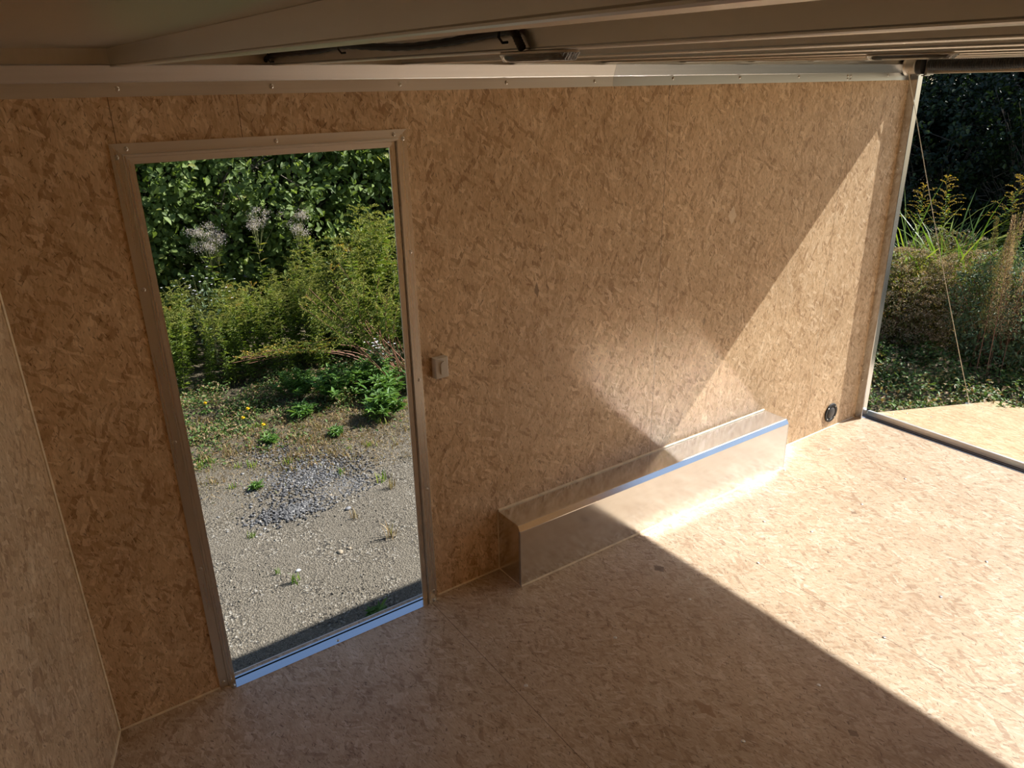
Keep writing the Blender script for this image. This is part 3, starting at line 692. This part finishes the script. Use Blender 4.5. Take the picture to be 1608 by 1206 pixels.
GR = [goldenrod(20, 1.05), goldenrod(21, 0.95, lean=.2), goldenrod(22, 1.1, nb=22), goldenrod(23, 1.0, lean=.25, yellow=.18), goldenrod(24, .95, nb=14)]
GL = 'fading goldenrod plant standing in the dense sunlit patch in front of the thicket'
for o in GR: tag(o, GL, 'goldenrod', 'goldenrod patch seen through the doorway')
rg = random.Random(5); cnt = 0
for k in range(150):
    x = rg.uniform(-0.7, 2.9); y = rg.uniform(3.95, 4.9) - 0.22 * max(0, x) 
    top = 0.30 + 0.20 * max(0, min(1, (x - .3) / .8)) + 0.38 * max(0, min(1, (x - 0.95) / .35)) - .34 * max(0, min(1, (x - 1.38) / .3))      # height of the patch's skyline
    s = (top + 0.45) * rg.uniform(.78, 1.05) / 1.0
    o = GR[cnt] if cnt < 5 else copy_tree(GR[cnt % 5]); cnt += 1
    place(o, x, y, rg.uniform(0, 6.28), s, tilt=(rg.uniform(-.1, .1), rg.uniform(-.12, .08)))
    z_ = 0 if x < .45 else (1 if x < 1.15 else 2)
    o['label'] = ('fading goldenrod in the low left end of the patch, nearest the left jamb', 'fading goldenrod in the middle of the patch, below the grey seed heads',
                  'fading goldenrod in the tall right part of the patch, by the right jamb')[z_]
    o['group'] = ('goldenrods at the left of the doorway', 'goldenrods in the middle of the doorway', 'tall goldenrods at the right of the doorway')[z_]
# leaning reddish stalks
GRr = [goldenrod(30, 1.2, nl=60, nb=12, lean=.22, red=True), goldenrod(31, 1.1, nl=50, nb=10, lean=.28, red=True)]
RL_ = 'reddish-stemmed goldenrod leaning left out of the patch by the right jamb'
for o in GRr: tag(o, RL_, 'goldenrod', 'leaning red-stemmed goldenrods')
for k in range(22):
    o = GRr[k] if k < 2 else copy_tree(GRr[k % 2])
    place(o, 1.27 + rg.uniform(-.14, .14), 3.22 + rg.uniform(-.12, .2), rg.uniform(-.5, .5), rg.uniform(.75, 1.05), tilt=(rg.uniform(-.1, .15), rg.uniform(-.75, -.4)))
# low arching stalk with yellow-green plume in front
GRa = goldenrod(33, 1.0, nl=80, nb=24, lean=1.15, red=True, yellow=.25)
tag(GRa, 'long goldenrod stalk arching low over the weeds at the patch front', 'goldenrod', 'low arching goldenrod stalks')
for k in range(5):
    o = GRa if k == 0 else copy_tree(GRa)
    place(o, 1.12 + rg.uniform(-.1, .15), 3.42 + rg.uniform(-.08, .12), math.pi + rg.uniform(-.3, .2), (.85 + .05 * k, .85 + .05 * k, .52 + .05 * k))

# ---- tall weeds with grey fluffy seed heads
def seedweed(seed, hgt, mat='seed'):
    global RNG
    RNG = np.random.default_rng(seed); root = empty('seed_head_weed'); paths = [np.array([[0, 0, 0], [.01, 0, hgt * .5], [.0, .02, hgt * .9]])]; parts = []
    for k in range(14):
        e = np.array([RNG.normal(0, .07), RNG.normal(0, .07), hgt * RNG.uniform(.9, 1.05)]); paths.append(np.array([[0, 0, hgt * .72], e * [.6, .6, .9], e]))
        m_ = 90; q = e + RNG.normal(size=(m_, 3)) * [.026, .026, .018]; z_ = RNG.uniform(.007, .016, m_)
        parts.append(leaves(q, rvec(m_), rvec(m_), z_, z_ * .5, RNG.uniform(0, 1, m_), 'dart'))
    np_mesh('stem', *tubes(paths, .004, .0015), M['stem'], root); np_mesh('seed_fluff', *cat(parts), M[mat], root)
    nl = 60; t = RNG.uniform(.15, .85, nl); an = RNG.uniform(0, 6.28, nl); sz = RNG.uniform(.06, .11, nl)
    np_mesh('leaves', *leaves(np.stack([t * .01, t * 0, t * hgt], 1), np.stack([np.cos(an), np.sin(an), np.full(nl, .4)], 1), np.tile([0, 0, 1.], (nl, 1)), sz, sz * .25, RNG.uniform(0, 1, nl), 'blade'), M['leaf_golden'], root)
    return root
SW = [seedweed(40, 1.3), seedweed(41, 1.35)]
for (i, (x, y, s, lb)) in enumerate([(.18, 4.75, .86, 'tall weed with grey seed heads nearest the left jamb, against the thicket'),
                                  (.62, 4.75, .93, 'tall weed with grey seed heads standing highest, middle of the doorway'),
                                  (.98, 4.7, .91, 'tall weed with grey-purple seed heads beside the highest goldenrod'), (.27, 4.85, .86, 'tall weed with grey seed heads just right of the leftmost one')]):
    o = SW[i] if i < 2 else copy_tree(SW[i % 2]); place(o, x, y, i * 1.3, s); tag(o, lb, 'weed', 'grey seed-head weeds above the goldenrod')
# ---- white asters
def aster(seed, n_=40, spread=.1, hgt=.42):
    global RNG
    RNG = np.random.default_rng(seed); root = empty('white_aster'); paths = []; parts = []
    for k in range(n_):
        e = np.array([RNG.normal(0, spread), RNG.normal(0, spread), hgt * RNG.uniform(.75, 1.05)]); paths.append(np.array([e * [.1, .1, 0], e * [.5, .5, .6], e]))
        m_ = 10; an = np.linspace(0, 6.28, m_, endpoint=False); dd = np.stack([np.cos(an), np.sin(an), np.full(m_, .25)], 1)
        parts.append(leaves(np.tile(e, (m_, 1)), dd, np.tile([0, 0, 1.], (m_, 1)), .011, .006, np.full(m_, .9), 'dart', .05, .05))
    np_mesh('stem', *tubes(paths, .002, .001), M['stem'], root); np_mesh('petals', *cat(parts), M['white_petal'], root)
    nl = 260; t = RNG.uniform(.1, .9, nl); q = np.stack([RNG.normal(0, spread, nl) * t, RNG.normal(0, spread, nl) * t, t * hgt * .95], 1); sz = RNG.uniform(.03, .055, nl)
    np_mesh('leaves', *leaves(q, rvec(nl) + [0, 0, .4], rvec(nl) + [0, 0, 1], sz, sz * .3, RNG.uniform(0, 1, nl), 'blade'), M['grey_leaf'], root)
    return root
a1 = aster(50, 26, .05, .40); tag(a1, 'white aster with a small flower cluster at the foot of the leaning stalks', 'aster'); place(a1, 1.03, 3.25, 0)
a2 = aster(51, 30, .12, .86); tag(a2, 'white aster blooming beside the left end of the goldenrod patch', 'aster'); place(a2, .02, 4.5, 0)

# ---- leafy green weeds at the edge of the gravel
def leafweed(seed, rad, hgt, n_=320, mat='weed', asp=.24, lsz=.07):
    global RNG
    RNG = np.random.default_rng(seed); root = empty('leafy_weed')
    ns = 26; paths = []; P_ = []; D_ = []; 
    for k in range(ns):
        an = RNG.uniform(0, 6.28); r = rad * math.sqrt(RNG.random()); e = np.array([math.cos(an) * r, math.sin(an) * r, hgt * (1 - .45 * (r / rad) ** 2) * RNG.uniform(.8, 1.1)])
        paths.append(np.array([e * [.25, .25, 0], e * [.7, .7, .55], e]))
        for j in range(n_ // ns):
            t = RNG.uniform(.3, 1); P_.append(e * [.25 + .75 * t, .25 + .75 * t, t]); a2_ = RNG.uniform(0, 6.28); D_.append([math.cos(a2_), math.sin(a2_), RNG.uniform(.15, .9)])
    P_ = np.array(P_); D_ = np.array(D_); sz = lsz * RNG.uniform(.6, 1.2, len(P_))
    np_mesh('stem', *tubes(paths, .003, .0015), M['stem'], root)
    np_mesh('leaves', *leaves(P_, D_, np.tile([0, 0, 1.], (len(P_), 1)) + rvec(len(P_)) * .3, sz, sz * asp, RNG.beta(2.4, 2, len(P_)), 'blade', .1, .25), M[mat], root)
    return root
lw = [leafweed(60, .16, .20, 560), leafweed(61, .09, .10, 150, lsz=.08), leafweed(62, .22, .30, 700, asp=.4, lsz=.06)]
items = [(0, .76, 2.62, 1.0, 'bright green leafy weed bulging over the gravel by the right jamb'),
         (0, .90, 2.92, 1.05, 'green leafy weed directly behind the bright one by the right jamb'),
         (1, .28, 3.02, 1.0, 'small spiky green weed alone at the gravel edge'),
         (2, .62, 3.15, 1.0, 'dense dark green weed below the white aster flowers'),
         (2, .98, 3.22, .95, 'dense green weed around the foot of the white asters'),
         (2, .38, 3.42, .85, 'bushy green weed left of the dense dark one'),
         (2, 1.3, 3.0, .9, 'green weed half hidden by the right door jamb'),
         (1, .35, 2.55, .6, 'little green weed in the middle of the dry moss'),
         (1, -.08, 2.72, .6, 'little green weed on the left above the crushed stone'),
         (1, -.36, 2.15, .45, 'tiny green weed beside the left edge of the crushed stone'),
         (1, -.3, .52, .65, 'broad-leaved weed growing in the shadow just outside the door sill')]
used = set()
for (i, x, y, s, lb) in items:
    o = lw[i] if i not in used else copy_tree(lw[i]); used.add(i); place(o, x, y, x * 5, s); tag(o, lb, 'weed')

# ---- dandelions
def dandelion():
    root = empty('dandelion'); pr_ = []
    for ring, (r, z, el) in enumerate(((.0, .075, .15), (.0, .077, .6), (0, .078, 1.3))):
        m_ = 18; an = np.linspace(0, 6.28, m_, endpoint=False) + ring; pr_.append(leaves(np.tile([0, 0, z], (m_, 1)), np.stack([np.cos(an), np.sin(an), np.full(m_, el)], 1), np.tile([0, 0, 1.], (m_, 1)), .019 - ring * .003, .006, np.full(m_, .5), 'dart', .02, .02))
    np_mesh('flower_head', *cat(pr_), M['yellow_petal'], root)
    np_mesh('stem', *tubes([np.array([[0, 0, 0], [.003, 0, .04], [0, 0, .076]])], .002, .002), M['stem'], root)
    m_ = 9; an = np.linspace(0, 6.28, m_, endpoint=False)
    np_mesh('leaves', *leaves(np.zeros((m_, 3)) + [0, 0, .003], np.stack([np.cos(an), np.sin(an), np.full(m_, .2)], 1), np.tile([0, 0, 1.], (m_, 1)), .06, .013, np.linspace(0, 1, m_), 'blade'), M['weed'], root)
    return root
dd0 = dandelion()
for i, (x, y, lb) in enumerate([(-.295, 3.60, 'yellow dandelion farthest left, nearest the left jamb'), (-.065, 3.26, 'yellow dandelion farthest from the trailer of the right-hand three'),
                                (-.146, 3.11, 'yellow dandelion left one of the close pair'), (-.063, 2.90, 'yellow dandelion nearest to the crushed stone')]):
    o = dd0 if i == 0 else copy_tree(dd0); place(o, x, y, i, 1.0); tag(o, lb, 'dandelion', 'dandelions on the moss')

# ---- grass tufts
def tuft(seed, n_, hgt, mat, spread=.02, wd=.004, arch=.35):
    global RNG
    RNG = np.random.default_rng(seed); an = RNG.uniform(0, 6.28, n_)
    V = []; F = []; T = []; o = 0
    for k in range(n_):
        h = hgt * RNG.uniform(.5, 1.1); ar = arch * RNG.uniform(.3, 1.6) * h; t = np.linspace(0, 1, 6)
        c = np.stack([np.cos(an[k]) * ar * t ** 2, np.sin(an[k]) * ar * t ** 2, h * (t - .35 * (ar / h) * t ** 3)], 1) + [RNG.normal(0, spread), RNG.normal(0, spread), 0]
        s = np.array([-math.sin(an[k]), math.cos(an[k]), 0]); w_ = (wd * (1 - t ** 2) + .0003)[:, None]
        V += [c - s * w_, c + s * w_]
        for i in range(5): F.append((o + i, o + i + 1, o + 6 + i + 1, o + 6 + i))
        T.append(np.full(12, RNG.random())); o += 12
    return np.concatenate(V), np.array(F), np.concatenate(T)
def tuft_obj(*a, name='grass_tuft', **k):
    mat = a[3]; return np_mesh(name, *tuft(*a, **k), M[mat])
gts = [tuft_obj(70, 12, .10, 'grass'), tuft_obj(71, 10, .13, 'dry'), tuft_obj(72, 22, .06, 'grass', spread=.03), tuft_obj(73, 26, .05, 'dry', spread=.04)]
gl = ['sparse green grass tuft growing out of the gravel', 'thin dry straw tuft standing in the gravel', 'low green grass tuft on the mossy ground', 'low dry brown grass tuft on the mossy ground']
gg = ['green tufts on the gravel', 'dry tufts on the gravel', 'low green tufts', 'low brown tufts']
for o, a_, b_ in zip(gts, gl, gg): tag(o, a_, 'grass', b_)
used = set()
def put_tuft(i, x, y, s):
    o = gts[i] if i not in used else copy_tree(gts[i]); used.add(i); place(o, x, y, rg.uniform(0, 6.28), s)
for (i, x, y, s) in [(0, .31, 1.75, 1.0), (1, .56, 1.55, 1.0), (1, .62, 1.45, .9), (0, -.5, 1.05, .8), (0, .54, 1.32, .7), (1, .33, 1.62, .8), (0, -.55, 1.18, .5), (1, -.02, 1.42, .6), (0, .15, 2.0, .7), (1, .06, 1.1, .9), (0, -.56, 1.6, .6), (1, .7, 1.9, .8), (0, .45, .98, .4)]:
    put_tuft(i, x, y, s)
for k in range(115):
    x = rg.uniform(-.75, 1.5); y = rg.uniform(2.15, 3.5)
    put_tuft(rg.choice((2, 3, 3)) if x < .1 else rg.choice((3, 3, 3, 3, 2)), x, y, rg.uniform(.4, .95))

# ---- ground cover (uncountable)
def cover(name, regions, label, seed, lsz=(.014, .034), zmax=.09, mat='cover'):
    global RNG
    RNG = np.random.default_rng(seed); P_ = []
    for (x0, x1, y0, y1, n_, h) in regions:
        q = np.stack([RNG.uniform(x0, x1, n_), RNG.uniform(y0, y1, n_), RNG.uniform(0, 1, n_) * h], 1)
        den = np.sin(q[:, 0] * 9 + seed) * np.sin(q[:, 1] * 8 + 2) + np.sin(q[:, 0] * 21) * np.sin(q[:, 1] * 19) * .6 + RNG.normal(0, .5, n_)
        q = q[den > -.25]; q[:, 2] *= .5 + .5 * np.clip(np.sin(q[:, 0] * 13) * np.sin(q[:, 1] * 11) + .5, 0, 1); P_.append(q)
    q = np.concatenate(P_); q[:, 2] += np.array([gz(a, b) for a, b in q[:, :2]]); n_ = len(q); z_ = RNG.uniform(*lsz, n_)
    o = np_mesh(name, *leaves(q, rvec(n_) * [1, 1, .5] + [0, 0, .2], rvec(n_) * .6 + [0, 0, 1], z_, z_ * .55, RNG.random(n_), 'dart'), M[mat])
    return tag(o, label, 'ground cover', kind='stuff')
cover('ground_cover', [(-1.0, 2.2, 3.35, 4.3, 26000, .12), (-.6, 2.0, 3.0, 3.5, 8000, .06), (-.8, .2, 2.6, 3.4, 2600, .02), (0.0, 1.3, 2.4, 3.1, 1200, .012), (.5, 1.6, 2.9, 3.4, 5000, .14)], 'low green ground cover between the gravel and the goldenrod', 80)
cover('creeping_weeds', [(3.4, 6.2, .05, 2.2, 36000, .12), (4.6, 6.2, -1.2, .1, 9000, .12), (4.2, 5.4, -.2, 1.2, 9000, .2)], 'low green weeds covering the ground left of the lowered ramp', 81, (.018, .045))
# dry moss / straw
RNG = np.random.default_rng(82); n_ = 16000
q = np.stack([RNG.normal(.45, .6, n_), RNG.normal(2.65, .38, n_), np.zeros(n_)], 1); q = q[(q[:, 1] > 1.9) & (q[:, 1] < 3.4)]; q[:, 2] = np.array([gz(a, b) for a, b in q[:, :2]]) + .002; n_ = len(q); z_ = RNG.uniform(.015, .04, n_)
tag(np_mesh('dry_moss', *leaves(q, rvec(n_) * [1, 1, .5] + [0, 0, .35], rvec(n_), z_, .0025, RNG.random(n_), 'dart'), M['dry']), 'brown dry moss and straw scattered behind the crushed stone', 'dry moss', kind='stuff')

# ---- stones
def stones(name, q, sz, tone, mat, label, cat_):
    n_ = len(q); O = np.array([[1, 0, 0], [-1, 0, 0], [0, 1, 0], [0, -1, 0], [0, 0, 1], [0, 0, -1]], float)
    Fo = np.array([[0, 2, 4], [2, 1, 4], [1, 3, 4], [3, 0, 4], [2, 0, 5], [1, 2, 5], [3, 1, 5], [0, 3, 5]])
    an = RNG.uniform(0, 6.28, n_); ca, sa = np.cos(an), np.sin(an)
    v = O[None] * (1 + RNG.uniform(-.35, .35, (n_, 6, 1))) + RNG.uniform(-.25, .25, (n_, 6, 3)); v *= np.stack([sz, sz * RNG.uniform(.5, 1, n_), sz * RNG.uniform(.3, .7, n_)], 1)[:, None]
    x = v[..., 0] * ca[:, None] - v[..., 1] * sa[:, None]; y = v[..., 0] * sa[:, None] + v[..., 1] * ca[:, None]; v = np.stack([x, y, v[..., 2]], -1) + q[:, None]
    F = (np.arange(n_) * 6)[:, None, None] + Fo[None]
    return tag(np_mesh(name, v.reshape(-1, 3), F.reshape(-1, 3), np.repeat(tone, 6), mat), label, cat_, kind='stuff')
def onground(x, y, lift=.002): return np.stack([x, y, np.array([gz(a, b) for a, b in zip(x, y)]) + lift], 1)
RNG = np.random.default_rng(90); n_ = 2600
cx = np.concatenate([RNG.normal(-.02, .17, n_), RNG.normal(-.27, .13, n_ // 3), RNG.normal(.12, .07, n_ // 10), RNG.normal(-.12, .10, n_ // 9)])
cy = np.concatenate([RNG.normal(2.13, .15, n_), RNG.normal(1.74, .06, n_ // 3), RNG.normal(1.82, .06, n_ // 10), RNG.normal(2.6, .08, n_ // 9)])
stones('crushed_stone', onground(cx, cy, .004), RNG.uniform(.005, .014, len(cx)), RNG.random(len(cx)), M['stone'], 'patch of grey crushed stone spilled on the sandy ground', 'crushed stone')
n_ = 22000; gx = RNG.uniform(-1.1, 1.4, n_); gy = RNG.uniform(.25, 2.9, n_)
stones('loose_gravel', onground(gx, gy, .0005), RNG.gamma(2.0, .0010, n_) + .0010, RNG.random(n_), M['sandstone'], 'fine sandy gravel spread outside the doorway', 'gravel')
def pebble(x, y, s, lb, mat):
    mb = MB(); bmesh.ops.create_icosphere(mb.bm, subdivisions=3, radius=1)
    for v in mb.bm.verts:
        k = 1 + .12 * math.sin(v.co.x * 3 + x * 9) * math.cos(v.co.y * 2.5 + y * 7); v.co = Vector((v.co.x * s * k, v.co.y * s * .75 * k, v.co.z * s * .5 * k))
    o = mb.build('pebble', mat, smooth=True); o.location = (x, y, gz(x, y) + s * .3); o.rotation_euler[2] = x * 7; tag(o, lb, 'stone')
gp = plain('grey_pebble', (.25, .25, .26), .7); tp = plain('tan_pebble', (.38, .31, .22), .8)
pebble(.0, 1.55, .019, 'smooth dark grey pebble alone on the sand before the crushed stone', gp)
pebble(-.22, 1.15, .019, 'smooth tan pebble nearest the trailer shadow', tp); pebble(-.165, 1.15, .013, 'smaller tan pebble right beside the tan one', tp)
pebble(-.46, 1.13, .014, 'pale grey pebble near the left jamb', plain('pale_pebble', (.5, .5, .5), .7)); pebble(-.02, 1.78, .012, 'small tan pebble behind the dark grey one', tp)

# ---- plants seen through the rear opening
def bladeclump(seed, n_, hgt, label, x, y, s=1.0, mat='grass'):
    o = tuft_obj(seed, n_, hgt, mat, name='tall_grass', spread=.10, wd=.013, arch=.7); tag(o, label, 'grass'); place(o, x, y, seed, s)
bladeclump(100, 70, 1.5, 'clump of long arching green blades behind the rear post', 5.85, 1.50)
bladeclump(101, 80, 1.5, 'clump of long arching green blades right of the lift cable', 5.95, 1.12)
bladeclump(102, 50, .95, 'smaller arching grass clump left of the lift cable', 6.0, 1.9)
def bush(seed, rad, hgt, n_, lsz, mat, asp, label, name, x, y, heads=None, nh=0):
    global RNG
    RNG = np.random.default_rng(seed); root = empty(name); tag(root, label, 'bush')
    u = rvec(n_); r = RNG.uniform(.3, 1, n_) ** .5; p = np.stack([u[:, 0] * r * rad, u[:, 1] * r * rad, hgt * .5 + u[:, 2] * r * hgt * .5], 1)
    sz = lsz * RNG.uniform(.6, 1.2, n_)
    np_mesh('leaves', *leaves(p, rvec(n_) + u * .5, rvec(n_) * .6 + [0, 0, .8], sz, sz * asp, RNG.random(n_), 'blade'), M[mat], root)
    paths = []; parts = []
    for k in range(60):
        v = rvec(1)[0]; e = np.array([v[0] * rad, v[1] * rad, hgt * .55 + abs(v[2]) * hgt * .48]); paths.append(np.array([e * [.15, .15, 0], e * [.6, .6, .5], e]))
    if heads:
        for k in range(nh):
            v = rvec(1)[0]; e = np.array([v[0] * rad * 1.02, v[1] * rad * 1.02, hgt * .5 + v[2] * hgt * .52]); m_ = 22
            qq = e + RNG.normal(size=(m_, 3)) * [.022, .022, .006]; z_ = RNG.uniform(.008, .015, m_); parts.append(leaves(qq, rvec(m_), rvec(m_), z_, z_ * .6, RNG.uniform(0, 1, m_), 'dart'))
        np_mesh('flower_heads', *cat(parts), M[heads], root)
    np_mesh('stem', *tubes(paths, .004, .0015), M['stem_red'], root)
    return place(root, x, y, 0, 1.0)
bush(110, .50, .86, 5200, .045, 'dull', .3, 'brown bush with flat dried flower heads right beside the rear post', 'dried_flower_bush', 5.45, 1.30, 'dried', 900)
bush(111, .55, .88, 5200, .045, 'dull', .3, 'brown bush with dried flower heads behind the lift cable', 'dried_flower_bush', 5.75, .75, 'dried', 900)
bush(112, .50, .95, 6000, .04, 'dull', .3, 'pale green twiggy bush behind the brown ones, below the long blades', 'twiggy_bush', 6.3, 1.35, 'seed', 160)
bush(113, .50, 1.05, 6500, .04, 'grey_leaf', .35, 'grey-green leafy bush at the right edge behind the ramp end', 'leafy_bush', 5.45, .36)
bush(114, .55, 1.0, 6500, .04, 'grey_leaf', .35, 'grey-green leafy bush half outside the right edge of the opening', 'leafy_bush', 5.8, .02)
bush(115, .5, .8, 4200, .045, 'dull', .3, 'dull green bush at the wood edge left of the rear opening', 'leafy_bush', 5.6, 2.3, 'dried', 120)
def mugwort(seed, hgt):
    global RNG
    RNG = np.random.default_rng(seed); root = empty('plumed_weed'); paths = [np.array([[0, 0, 0], [0, .01, hgt * .5], [.03, 0, hgt]])]; m_ = 1500
    t = RNG.uniform(.3, 1, m_); w_ = .075 * (1.03 - t) / .7 + .006; an = RNG.uniform(0, 6.28, m_); rr2 = RNG.random(m_) ** .5 * w_
    p = np.stack([np.cos(an) * rr2 + .03 * t ** 2, np.sin(an) * rr2, t * hgt + rr2 * .7], 1); z_ = RNG.uniform(.008, .02, m_)
    np_mesh('plume', *leaves(p, np.stack([np.cos(an), np.sin(an), np.full(m_, 1.6)], 1), rvec(m_), z_, z_ * .35, RNG.random(m_), 'dart'), M['dried'] if seed % 2 else M['dull'], root)
    np_mesh('stem', *tubes(paths, .005, .002), M['stem_red'], root); return root
MG = [mugwort(120, 1.3), mugwort(121, 1.35)]
for o in MG: tag(o, 'tall narrow plumed weed at the right edge before the dark woods', 'weed', 'tall plumed weeds')
for k, (x, y, s) in enumerate([(5.0, .36, .95), (4.95, .26, 1.0), (5.2, .50, .9), (5.05, .20, .88), (5.3, .42, 1.0), (5.15, .33, .82), (5.6, .62, .95), (5.35, .55, 1.02)]):
    o = MG[k] if k < 2 else copy_tree(MG[k % 2]); place(o, x, y, k * 1.7, s, tilt=(rg.uniform(-.08, .08), rg.uniform(-.1, .1)))
GY = goldenrod(130, 1.45, nb=24, yellow=1.0); tag(GY, 'yellow flowering goldenrod in front of the dark woods', 'goldenrod', 'yellow goldenrods before the dark woods')
for k, (x, y, s) in enumerate([(6.6, 1.55, 1.0), (6.7, 1.15, 1.03), (6.5, 1.8, .92)]):
    o = GY if k == 0 else copy_tree(GY); place(o, x, y, k * 2, s)
